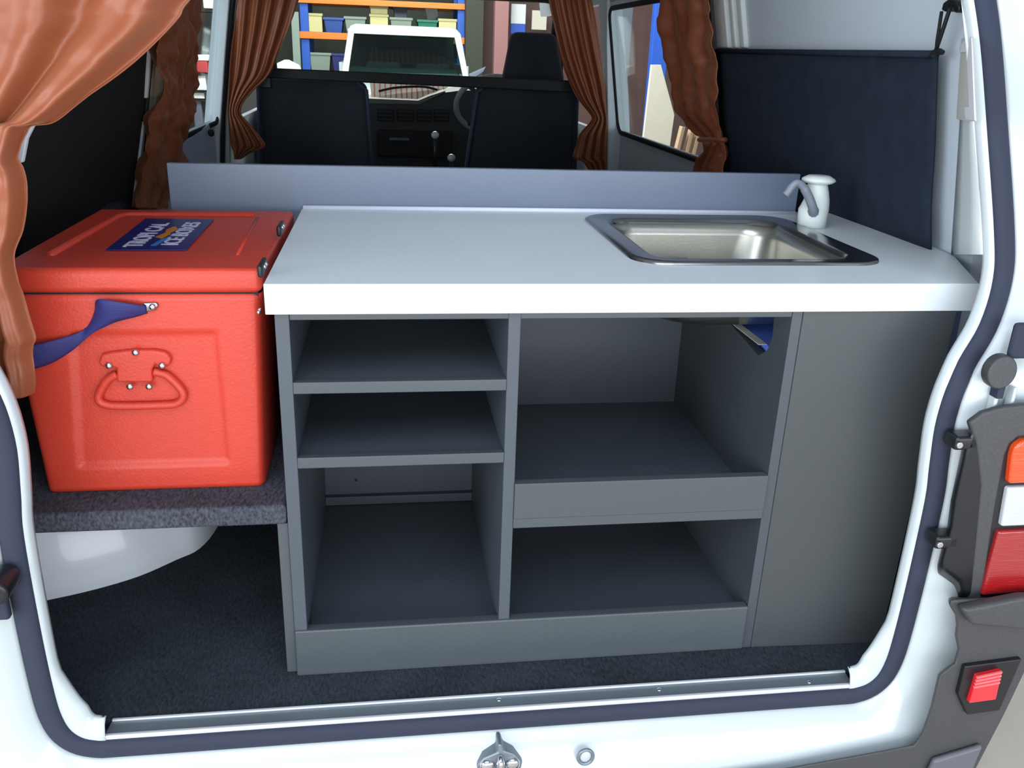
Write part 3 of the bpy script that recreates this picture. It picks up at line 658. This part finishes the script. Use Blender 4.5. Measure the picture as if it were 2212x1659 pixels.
# ================================================================ FURNITURE
Hc, tc, D = .6592, .0427, .6043
x0, x1, x2, x3, x4 = .010, .0299, .3395, .3578, .7737
s1t, s1b, s2t, s2b, kt, mt, mb, db = .5118, .4941, .3922, .3748, .0875, .3384, .2589, .478
ZT = Hc - tc
L, LF = M['lam'], M['lam_front']
cab = thing('kitchen_cabinet', 'grey laminate open-shelf kitchen cabinet in the van rear', 'cabinet', (.39, .24, 0))
box('side_panel', L, cab, x0, 0, 0, x1, D, ZT, .0012)
box('divider_panel', L, cab, x2, .0005, kt - .03, x3, db, ZT - .002, .0012)
nt_ = [aX(u, v, x4) for u, v in ((1572, 702), (1638, 768), (1657, 757), (1668, 730), (1672, 690))]; nt_[0].z = .526
pl_ = [(.001, 0), (D, 0), (D, ZT), (.57, ZT), (.57, .526)] + [(p.y, p.z) for p in nt_] + [(nt_[-1].y, ZT), (.001, ZT)]
prism('side_panel', mat('side_panel_laminate', (64, 70, 76), .42, bump=.12, bscale=700, vary=.05, vscale=400), cab, [(x4, y, z) for y, z in pl_], (.016, 0, 0))
box('cut_edge', M['tarp_edge'], cab, x4 + .0005, nt_[1].y + .006, .5262, x4 + .0155, .568, .5275, .0003, label='raw pale chipboard edge of the cut-out')
box('back_panel', L, cab, x1, db, 0, x4, db + .012, ZT - .03)
for zt, zb_ in ((s1t, s1b), (s2t, s2b)):
    sh = box('shelf', L, cab, x1, .012, zb_ + .002, x2, db, zt - .004)
    box('edge_strip', LF, sh, x1, -.0005, zb_, x2, .012, zt, .001)
box('bottom_board', L, cab, x1, .016, kt - .045, x4, db, kt - .030)
box('kickboard', LF, cab, x0, -.004, 0, x4, .0155, kt, .003)
box('middle_shelf', L, cab, x3, .0165, mb + .002, x4, db, mb + .016)
box('edge_strip', LF, cab, x3, -.001, mb, x4, .016, mb + .017, .001)
box('front_rail', LF, cab, x3, -.003, mb + .0175, x4, .013, mt, .0012, label='deep upstand rail across the middle shelf')
box('top_rail', LF, cab, x1, .002, ZT - .012, x4, .018, ZT - .0005, .001)
box('back_cleat', L, cab, x1, db - .014, kt - .029, x2, db - .0005, kt - .010, .001)
hexa('end_panel', mat('shade_darkened_laminate', (62, 66, 68), .42, bump=.12, bscale=700, vary=.05, vscale=400), cab, [(x4 + .0165, -.001, 0), (1.030, -.010, 0), (1.030, .006, 0), (x4 + .0165, .015, 0)], [(x4 + .0165, -.001, ZT - .001), (1.036, -.010, ZT - .001), (1.036, .006, ZT - .001), (x4 + .0165, .015, ZT - .001)], .0015, label='wide flat end panel')  # same laminate, light falloff put into a darker colour
for (x, y, z) in ((.318, db - .0015, .36), (.10, db - .0, .13)):
    diskY('screw_cap', M['soft_black'], cab, (x - .006, db - .0015, z - .02), .003, .0015, 10)
# upstand behind
up = thing('rear_upstand', 'grey laminate upstand board running behind the worktop', 'panel', (.4, D + .008, 0))
box('board', mat('sheen_lightened_laminate', (116, 128, 148), .3, bump=.08, bscale=700, vary=.04, vscale=400), up, -.2539, D + .001, .0, 1.0489, D + .017, .7432, .0015)  # grey laminate, its colour lightened and blued for the reflected sheen
# worktop with sink cut-out
def rrect(x0, y0, x1, y1, r, n=8, sk=0):
    o = []
    for (cx, cy, a0) in ((x0 + r, y0 + r, 180), (x1 - r, y0 + r, 270), (x1 - r, y1 - r, 0), (x0 + r, y1 - r, 90)):
        for k in range(n + 1): a = math.radians(a0 + 90 * k / n); o.append((cx + r * math.cos(a), cy + r * math.sin(a)))
    return o
SX0, SY0, SX1, SY1 = .556, .108, .990, .553
def slab(name, m, parent, outer_, hole, z0, z1):
    bm = bmesh.new(); es = []
    for lp in (outer_, hole):
        vs = [bm.verts.new((x, y, z1)) for x, y in lp]
        es += [bm.edges.new((vs[i], vs[(i + 1) % len(vs)])) for i in range(len(vs))]
    bmesh.ops.triangle_fill(bm, use_beauty=True, edges=es)
    g = bmesh.ops.extrude_face_region(bm, geom=bm.faces[:])
    for v in [q for q in g['geom'] if isinstance(q, bmesh.types.BMVert)]: v.co.z = z0
    bmesh.ops.recalc_face_normals(bm, faces=bm.faces)
    me = bpy.data.meshes.new('m'); bm.to_mesh(me); bm.free(); return link(name, me, m, parent)
wt = thing('worktop', 'pale grey worktop with white front edge over the cabinet', 'worktop', (.55, .3, ZT))
outl = [(0, -.008), (.0, .603), (1.049, .603), (1.055, .625), (1.163, .625), (1.168, .473), (1.160, .263), (1.146, .178), (1.107, .091), (1.063, -.008)]
slab('top_board', M['counter'], wt, outl, rrect(SX0 + .02, SY0 + .02, SX1 - .02, SY1 - .02, .05), ZT, Hc)
box('front_edging', M['counter'], wt, -.0005, -.0095, ZT - .0003, 1.0635, -.0081, Hc + .0002, .0006)
tube('sealant_bead', M['silicone'], wt, [(.002, .598, Hc + .0025), (1.045, .598, Hc + .0025)], .0048, 8, label='white sealant line along the upstand')
# sink
sk_ = thing('sink', 'stainless steel inset sink with rounded corners in the worktop', 'sink', ((SX0 + SX1) / 2, (SY0 + SY1) / 2, Hc - .13))
def ringz(i, z, r): return [Vector((x, y, z)) for x, y in rrect(SX0 + i, SY0 + i, SX1 - i, SY1 - i, r)]
rimrows = [ringz(0, Hc, .06), ringz(.001, Hc + .004, .06), ringz(.006, Hc + .0055, .058), ringz(.014, Hc + .0045, .055), ringz(.036, Hc + .003, .05), ringz(.042, Hc + .0015, .05), ringz(.046, Hc - .006, .05)]
grid('rim', M['steel_rim'], sk_, rimrows, closed=True)
bowl = [ringz(.046, Hc - .006, .05), ringz(.048, Hc - .03, .06), ringz(.052, Hc - .08, .07), ringz(.058, Hc - .105, .075), ringz(.07, Hc - .119, .085), ringz(.095, Hc - .1255, .09), ringz(.15, Hc - .127, .06), ringz(.212, Hc - .128, .008)]
grid('bowl', M['steel'], sk_, bowl, closed=True, solid=.0015)
cx_, cy_ = (SX0 + SX1) / 2, (SY0 + SY1) / 2
lathe('drain', M['chrome'], sk_, [(cx_, cy_, Hc - .1265, .03), (cx_, cy_, Hc - .1255, .028), (cx_, cy_, Hc - .129, .02), (cx_, cy_, Hc - .1295, .001)], 24)
# tap
tap = thing('pump_tap', 'white hand pump tap with grey spout behind the sink', 'tap', (1.008, .452, Hc))
ty = .452
def tp_(u, v): return aY(u, v, ty)
rings = []
for v, ul, ur in ((492, 1728, 1776), (489, 1724, 1781), (470, 1725, 1784), (452, 1727, 1788), (444, 1732, 1789), (430, 1739, 1790), (415, 1743, 1789), (400, 1746, 1787), (397, 1747, 1786)):
    a = tp_(ul, v); b = tp_(ur, v); rings.append(((a.x + b.x) / 2, ty, (a.z + b.z) / 2, (b.x - a.x) / 2, (b.x - a.x) / 2 * .9))
rings[0] = (rings[0][0], ty, Hc, rings[0][3], rings[0][4])
lathe('body', M['tap'], tap, rings, 28)
rings = []
for v, ul, ur in ((399, 1752, 1782), (395, 1741, 1796), (390, 1734, 1803), (386, 1735, 1802), (382, 1742, 1796), (379, 1748, 1792)):
    a = tp_(ul, v); b = tp_(ur, v); rings.append(((a.x + b.x) / 2, ty, (a.z + b.z) / 2, (b.x - a.x) / 2, (b.x - a.x) / 2 * .9))
lathe('pump_knob', M['tap'], tap, rings, 28)
pth = [tp_(u, v) + Vector((0, -.028, 0)) for u, v in ((1752, 462), (1742, 445), (1733, 420), (1722, 400), (1709, 391), (1698, 398), (1690, 409), (1683, 417))]
pth[0] += Vector((0, .018, 0))
tube('spout', M['tap_grey'], tap, spline(pth, 4), [.011] * 4 + [.009] * 8 + [.0075] * 17, 10, up=(0, 1, 0))
# blue water container seen through the cut-out
tg = thing('water_container', 'blue plastic container seen through the triangular cut-out under the sink', 'container', (.88, .19, .02))
o = box('container_body', M['tarp'], tg, x4 + .0225, .012, .002, .985, .50, .520, .004)
lathe('container_cap', M['tarp_edge'], tg, [(.96, .03, .518, .012), (.96, .03, .530, .012), (.96, .03, .531, .010)], 20)
# support panel + carpeted shelf on the left
sp_ = thing('side_shelf', 'carpeted shelf board carrying the orange cool box', 'shelf', (-.25, .3, .28))
box('shelf_board', M['carpet2'], sp_, XL + .01, 0, .280, x0 - .001, .60, .3135, .006)
box('support_panel', LF, sp_, x0 - .0165, .006, .002, x0 - .0005, .58, .2795, .001, 'grey laminate support panel')

# ================================================================ COOL BOX
cb = thing('cool_box', 'orange-red rotomoulded cool box with loop handle, navy label and navy strap', 'cool box', (-.19, .3, .314))
z0, zL, zT_ = .3138, .628, .664
def cbx(z): k = (z - z0) / (zT_ - z0); return (-.352 - .016 * k, -.0305 + .0165 * k)
def cbox(name, za, zb_, fy0, fy1, g=0, bev=.008):
    a0, a1 = cbx(za); b0, b1 = cbx(zb_)
    f = lambda z: .064 + .001 * (z - z0); 
    o = hexa(name, M['orange'], cb, [(a0 + g, fy0 + g, za), (a1 - g, fy0 + g, za), (a1 - g, fy1 - g, za), (a0 + g, fy1 - g, za)],
             [(b0 + g, fy0 + g, zb_), (b1 - g, fy0 + g, zb_), (b1 - g, fy1 - g, zb_), (b0 + g, fy1 - g, zb_)]); bevel(o, bev, 4); return o
FY0, FY1 = .064, .545
# body with inset front panel
bm = bmesh.new(); a0, a1 = cbx(z0); b0, b1 = cbx(zL - .003)
nx, nz = 40, 40
def fy(x, z):
    # recessed panel
    px = [(150, 716), (470, 716), (498, 1003), (168, 1012)]
    Q = [aY(u, v, FY0) for u, v in px]
    zt_, zb2 = Q[0].z, Q[2].z; t = (z - zb2) / (zt_ - zb2); xl_ = Q[3].x + (Q[0].x - Q[3].x) * t; xr_ = Q[2].x + (Q[1].x - Q[2].x) * t
    d = min(z - zb2, zt_ - z, x - xl_, xr_ - x)
    return .0045 * max(0, min(1, d / .006))
rows = []
nx, nz = 70, 70
for k in range(nz + 1):
    z = z0 + (zL - .003 - z0) * k / nz; c0, c1 = cbx(z); R = .012
    zz = min(z - z0, zL - .003 - z); ez = .004 - math.sqrt(max(0, .004 ** 2 - max(0, .004 - zz) ** 2)) if zz < .004 else 0
    row = []
    for i in range(nx + 1):
        x = c0 + (c1 - c0) * i / nx; dx = min(x - c0, c1 - x); e = R - math.sqrt(max(0, R * R - (R - dx) ** 2)) if dx < R else 0
        row.append(Vector((x, FY0 + e + ez + fy(x, z), z)))
    rows.append(row)
for r in rows:   # wrap round the sides and back
    a_, b_ = r[0].copy(), r[-1].copy()
    r.insert(0, Vector((a_.x, FY1, a_.z))); r.append(Vector((b_.x, FY1, b_.z)))
grid('box_body', M['orange'], cb, rows, closed=True, label=None)
lid = cbox('lid', zL, zT_, FY0 - .003, FY1, -.003, .010)
box('seam_gasket', M['soft_black'], cb, cbx(zL)[0] + .004, FY0 + .004, zL - .012, cbx(zL)[1] - .004, FY1 - .004, zL + .002)
# raised rim round the lid recess
LZ = zT_
rim = [aZ(270, 463, LZ), aZ(548, 463, LZ), aZ(548, 463, LZ) + Vector((.0, -.31, 0)), aZ(110, 545, LZ)]
path = [(-.318, .150, LZ), (-.306, .478, LZ), (-.075, .486, LZ)]
tube('lid_rib', M['orange'], cb, [(-.322, .140, LZ), (-.315, .46, LZ), (-.302, .484, LZ), (-.078, .488, LZ)], .007, 8, flat=.8)
tube('lid_rib', M['orange'], cb, [(-.070, .470, LZ), (-.058, .15, LZ)], .003, 8, flat=.6)
# label with print
LB = [Vector((-.250, .162, 0)), Vector((-.136, .164, 0)), Vector((-.140, .42, 0)), Vector((-.256, .42, 0))]
LB = [aZ(228, 541, LZ + .001), aZ(402, 541, LZ + .001), aZ(462, 475, LZ + .001), aZ(315, 473, LZ + .001)]
lb = prism('maker_label', M['label'], cb, LB, (0, 0, .0012), 0, label='navy label with pale lettering')
def text(s, loc, size, m, parent, rz, sx=1):
    c = bpy.data.curves.new('t', 'FONT'); c.body = s; c.size = size; c.align_x = 'CENTER'; c.align_y = 'CENTER'; c.extrude = .0003; c.offset = .0006
    o = bpy.data.objects.new('lettering', c); o.rotation_euler = (0, 0, rz); o.scale = (sx, 1, 1)
    tmp = col.objects.link(o); c.materials.append(m)
    o.location = loc; bpy.context.view_layer.update()
    me = bpy.data.meshes.new_from_object(o); me.transform(o.matrix_world); bpy.data.objects.remove(o)
    return link('lettering', me, None, parent)
cxl = sum((p.x for p in LB)) / 4; cyl = sum((p.y for p in LB)) / 4
text('TROPI CAL', (cxl - .022, cyl - .012, LZ + .0026), .038, M['label_text'], lb, math.pi / 2, 1.05)
text('ICE BOXES', (cxl + .030, cyl, LZ + .0026), .036, M['label_text'], lb, math.pi / 2, 1.12)
prism('printed_shape', M['label_orange'], lb, [Vector((cxl + .005 + a, cyl + b, LZ + .0022)) for a, b in ((-.012, -.035), (.004, -.05), (.010, -.02), (.004, .0), (.010, .03), (.0, .06), (-.008, .03), (-.004, .0))], (0, 0, .0004))
prism('printed_shape', M['label_blue'], lb, [Vector((cxl + .012 + a, cyl - .05 + b, LZ + .0022)) for a, b in ((-.01, -.05), (-.002, -.05), (.006, .0), (.004, .05), (-.002, .02), (-.006, -.01))], (0, 0, .0004))
# handle plate and rope loop
def cf(u, v, dy=0): return aY(u, v, FY0 + .0045) + Vector((0, dy, 0))
pl = [(222, 762), (245, 757), (290, 752), (335, 752), (362, 757), (373, 770), (371, 783), (360, 790), (348, 790), (338, 783), (333, 792), (333, 822), (255, 822), (255, 792), (240, 786), (225, 790), (216, 780)]
plo = prism('handle_plate', M['orange'], cb, [cf(u, v, -.010) for u, v in pl], (0, .012, 0), .004, 'moulded T-shaped handle plate')
lpth = spline([cf(u, v, -.006) for u, v in ((255, 806), (235, 818), (218, 845), (216, 860), (228, 870), (260, 874), (350, 872), (385, 868), (398, 852), (388, 832), (362, 808), (334, 800))], 5)
tube('handle_loop', M['orange'], cb, lpth, .0062, 10, up=(0, 1, 0), label='orange loop handle')
for u, v in ((297, 756), (240, 784), (354, 784), (285, 829), (326, 829)):
    ball('rivet', M['chrome'], plo, cf(u, v, -.012), .0055, .004, .005, 12, 8)
# strap
tops = [(-30, 742), (20, 745), (60, 740), (120, 728), (170, 716), (192, 700), (207, 672), (214, 645), (228, 637), (262, 641), (300, 650), (318, 656)]
bots = [(-30, 800), (20, 800), (64, 795), (112, 782), (150, 760), (178, 738), (205, 715), (232, 700), (252, 690), (270, 685), (296, 680), (320, 674)]
TT = spline([cf(u, v, -.014 - .012 * math.sin(i * .9)) for i, (u, v) in enumerate(tops)], 4); BB = spline([cf(u, v, -.010 - .006 * math.cos(i * .8)) for i, (u, v) in enumerate(bots)], 4)
grid('strap', M['strap'], cb, [[TT[i].lerp(BB[i], k / 5) + Vector((0, -.003 * math.sin(math.pi * k / 5), 0)) for i in range(len(TT))] for k in range(6)], solid=.0018, label='navy webbing strap')
A = [cf(u, v, -.009) for u, v in ((312, 651), (341, 650), (345, 658), (338, 668), (314, 670))]
prism('strap_clamp', M['steel_rim'], cb, A, (0, .010, 0), .0015, 'steel strap end clamp'); ball('rivet', M['chrome'], cb, cf(333, 659, -.010), .005, .004, .005, 12, 8)
# rubber latches on the right-hand side
for (u, v) in ((606, 492), (566, 576)):
    p = aX(u - 4, v, -.012); t2 = box('latch', M['black'], cb, -.013, p.y - .028, p.z - .010, -.005, p.y + .028, p.z + .008, .0035, 'black rubber latch')
    for dy in (-.008, .008): ball('rivet', M['chrome'], t2, (-.005, p.y + dy, p.z + .002), .003, .0035, .0035, 10, 6)
p = aX(560, 672, -.016); 
for dy in (-.006, .006): ball('rivet', M['chrome'], cb, (-.016, p.y + dy, p.z), .003, .0035, .0035, 10, 6)

# ================================================================ WINDOW COVERS
cr = thing('window_cover', 'black navy fabric cover over the right rear side window', 'window cover', (1.12, .9, .64))
def cover(parent, W, pxtop, pxbot, m, n=24, offs=.03, bow=.01, hem=None):
    rows = []
    for k in range(13):
        f = k / 12; row = []
        for i in range(n + 1):
            g = i / n; a = W(pxtop[0][0] + (pxtop[1][0] - pxtop[0][0]) * g, pxtop[0][1] + (pxtop[1][1] - pxtop[0][1]) * g, offs)
            b = W(pxbot[0][0] + (pxbot[1][0] - pxbot[0][0]) * g, pxbot[0][1] + (pxbot[1][1] - pxbot[0][1]) * g, offs)
            p = a.lerp(b, f); nn = noise.noise(Vector((g * 3, f * 2, parent.location.x))) * bow
            row.append(p + Vector(((-1 if offs_sign > 0 else 1) * nn, 0, 0)))
        rows.append(row)
    return grid('fabric', m, parent, rows, solid=.004)
offs_sign = 1
cover(cr, wR, ((1548, 106), (2026, 112)), ((1560, 440), (2012, 545)), M['covernavy'])
tube('top_hem', M['covernavy'], cr, [wR(1548, 110, .034), wR(1790, 114, .034), wR(2024, 117, .034)], .006, 8)
tube('cord', M['soft_black'], cr, [wR(2022, 116, .036), wR(2024, 90, .038), wR(2034, 25, .04)], .0028, 6); tube('cord', M['soft_black'], cr, [wR(2018, 120, .036), wR(2030, 85, .038), wR(2052, 18, .04)], .0034, 6)
prism('cord_knot', M['soft_black'], cr, [wR(u, v, .040) for u, v in ((2000, 128), (2012, 108), (2026, 104), (2034, 110), (2030, 118), (2014, 120))], (.008, 0, 0), .002)
hk = thing('cord_hook', 'black plastic hook on the right pillar holding the cover cord', 'hook', tuple(wR(2048, 12, .02)))
prism('hook_body', M['black'], hk, [wR(u, v, .035) for u, v in ((2032, 22), (2036, 6), (2050, -4), (2064, 0), (2072, 14), (2070, 26), (2060, 28), (2058, 18), (2048, 14), (2040, 26))], (.02, .0, 0), .003)
offs_sign = -1
cl = thing('window_cover', 'black fabric cover over the left rear side window', 'window cover', (-.47, .9, .62))
cover(cl, wL, ((30, -160), (344, -60)), ((30, 720), (292, 470)), M['coverblack'], offs=.02)
tube('side_hem', M['soft_black'], cl, [wL(342, -60, .026), wL(328, 100, .026), wL(312, 280, .026), wL(293, 470, .026)], .006, 8)
# pale window frame strip beside the left cover
A = [wL(338, -40, .03), wL(350, -40, .03), wL(332, 210, .03), wL(318, 212, .03)]
prism('frame_strip', M['beigetape'], van, A, (-.012, 0, 0), .002, 'pale vertical strip beside the left cover')
A = [wL(313, 262, .03), wL(324, 262, .03), wL(304, 445, .03), wL(291, 445, .03)]
prism('frame_strip', M['inner_white'], van, A, (-.012, 0, 0), .002, 'grey vertical strip beside the left cover')

# ================================================================ CURTAINS
def curtain(rows_px, P, nvec, folds, amp, label, seed, loc, group, nr=70, nc=90, crump=.006, gather=()):
    t = thing('curtain', label, 'curtain', loc, group); nvec = Vector(nvec); V = [r[0] for r in rows_px]; G = []
    L_ = spline([P(r[1], r[0]) for r in rows_px], 8); R_ = spline([P(r[2], r[0]) for r in rows_px], 8)
    m_ = len(L_); wmax = max((R_[i] - L_[i]).length for i in range(m_))
    for i in range(m_):
        w_ = (R_[i] - L_[i]).length / wmax; row = []
        for j in range(nc + 1):
            u = j / nc; p = L_[i].lerp(R_[i], u)
            h = (L_[i].z)
            ph = 2 * math.pi * folds * (u + .03 * math.sin(h * 9 + seed))
            d = amp * (.55 + .45 * w_) * (math.sin(ph + seed) + .45 * math.sin(ph * 1.9 + seed * 2 + h * 4) + .25 * math.sin(ph * .5 + seed))
            nz_ = noise.fractal(Vector((p.x * 6 + seed, p.y * 6, p.z * 9)), 1, 2, 4)
            d += crump * nz_ * 1.6
            edge = min(1, min(u, 1 - u) * 12)
            q_ = p + nvec * d + Vector((0, 0, crump * .6 * noise.noise(Vector((p.x * 20, p.y * 20, p.z * 20 + seed))))) * (1 - edge)
            row.append(q_)
        G.append(row)
    grid('drape', M['satin'], t, G, solid=.0012)
    for gi in gather:
        a, b = P(gi[1], gi[0]), P(gi[2], gi[0]); c = (a + b) / 2; h = (b - a) / 2; hn = nvec.normalized() * max(.018, amp * 1.5)
        tube('tie_band', M['satin'], t, [c + h * 1.03 * math.cos(k / 20 * 6.2832) + hn * math.sin(k / 20 * 6.2832) for k in range(20)], .007, 8, True)
    return t
GR = 'copper satin curtains round the van'
curtain([(-260, -240, 640), (-130, -200, 520), (0, -170, 402), (35, -160, 382), (65, -150, 356), (100, -145, 318), (150, -140, 262), (200, -135, 198), (240, -130, 145), (264, -128, 105), (272, -126, 64), (292, -125, 52), (322, -120, 40), (345, -120, 36), (368, -118, 48), (400, -115, 54), (440, -115, 53), (500, -112, 42), (550, -110, 26), (600, -105, 33), (650, -100, 46), (700, -100, 60), (735, -95, 70), (752, -95, 64), (775, -95, 62), (800, -90, 67), (830, -85, 69), (857, -85, 66)],
        lambda u, v: aY(u, v, -.035), (0, -1, 0), 2.6, .016, 'large copper satin curtain draped across the top left of the opening', 1.3, (-.3, -.03, .9), GR, nc=130, crump=.006)
curtain([(-120, 350, 462), (0, 338, 441), (60, 334, 434), (130, 334, 430), (180, 336, 426), (225, 334, 415), (262, 322, 398), (300, 320, 402), (350, 312, 400), (400, 302, 385), (450, 292, 362)],
        lambda u, v: wL(u, v, .055), (1, 0, 0), 3, .012, 'crumpled copper curtain hanging beside the left black window cover', 2.1, (-.45, 1.4, .55), GR, crump=.020, gather=())
curtain([(-120, 535, 680), (0, 513, 645), (60, 506, 624), (110, 501, 604), (160, 497, 583), (195, 495, 548), (225, 493, 524), (245, 492, 521), (262, 493, 534), (290, 495, 558), (316, 498, 573), (328, 503, 548), (344, 505, 520)],
        lambda u, v: aY(u, v, 2.54), (0, -1, 0), 5, .014, 'copper curtain tied back at the left of the cab opening', 3.2, (-.4, 2.54, .5), GR, crump=.004)
curtain([(-120, 1165, 1262), (0, 1186, 1282), (60, 1198, 1292), (120, 1212, 1300), (170, 1228, 1306), (215, 1250, 1309), (250, 1278, 1312), (266, 1275, 1313), (290, 1254, 1313), (320, 1245, 1313), (342, 1240, 1313), (352, 1262, 1313), (372, 1275, 1313)],
        lambda u, v: aY(u, v, 2.54), (0, -1, 0), 4, .014, 'copper curtain tied back at the right of the cab opening', 4.4, (1.0, 2.54, .5), GR, crump=.004)
curtain([(-120, 1412, 1528), (0, 1426, 1538), (60, 1432, 1542), (120, 1438, 1546), (160, 1446, 1548), (200, 1455, 1552), (240, 1464, 1554), (272, 1490, 1558), (290, 1508, 1560), (308, 1518, 1564), (330, 1512, 1567), (352, 1498, 1570), (385, 1490, 1572)],
        lambda u, v: wR(u, v, .055), (-1, 0, 0), 3.5, .013, 'ruffled copper curtain between the right window and the navy cover', 5.7, (1.1, 1.5, .6), GR, crump=.013, gather=((302, 1515, 1563),))
# white strip of the left pillar peeking past the big curtain
prism('pillar_edge', M['inner_white'], van, [aY(u, v, .02) for u, v in ((62, 268), (74, 268), (58, 300), (48, 352), (22, 352), (34, 310), (46, 285))], (0, .01, 0), .002, 'white edge of the left rear pillar')
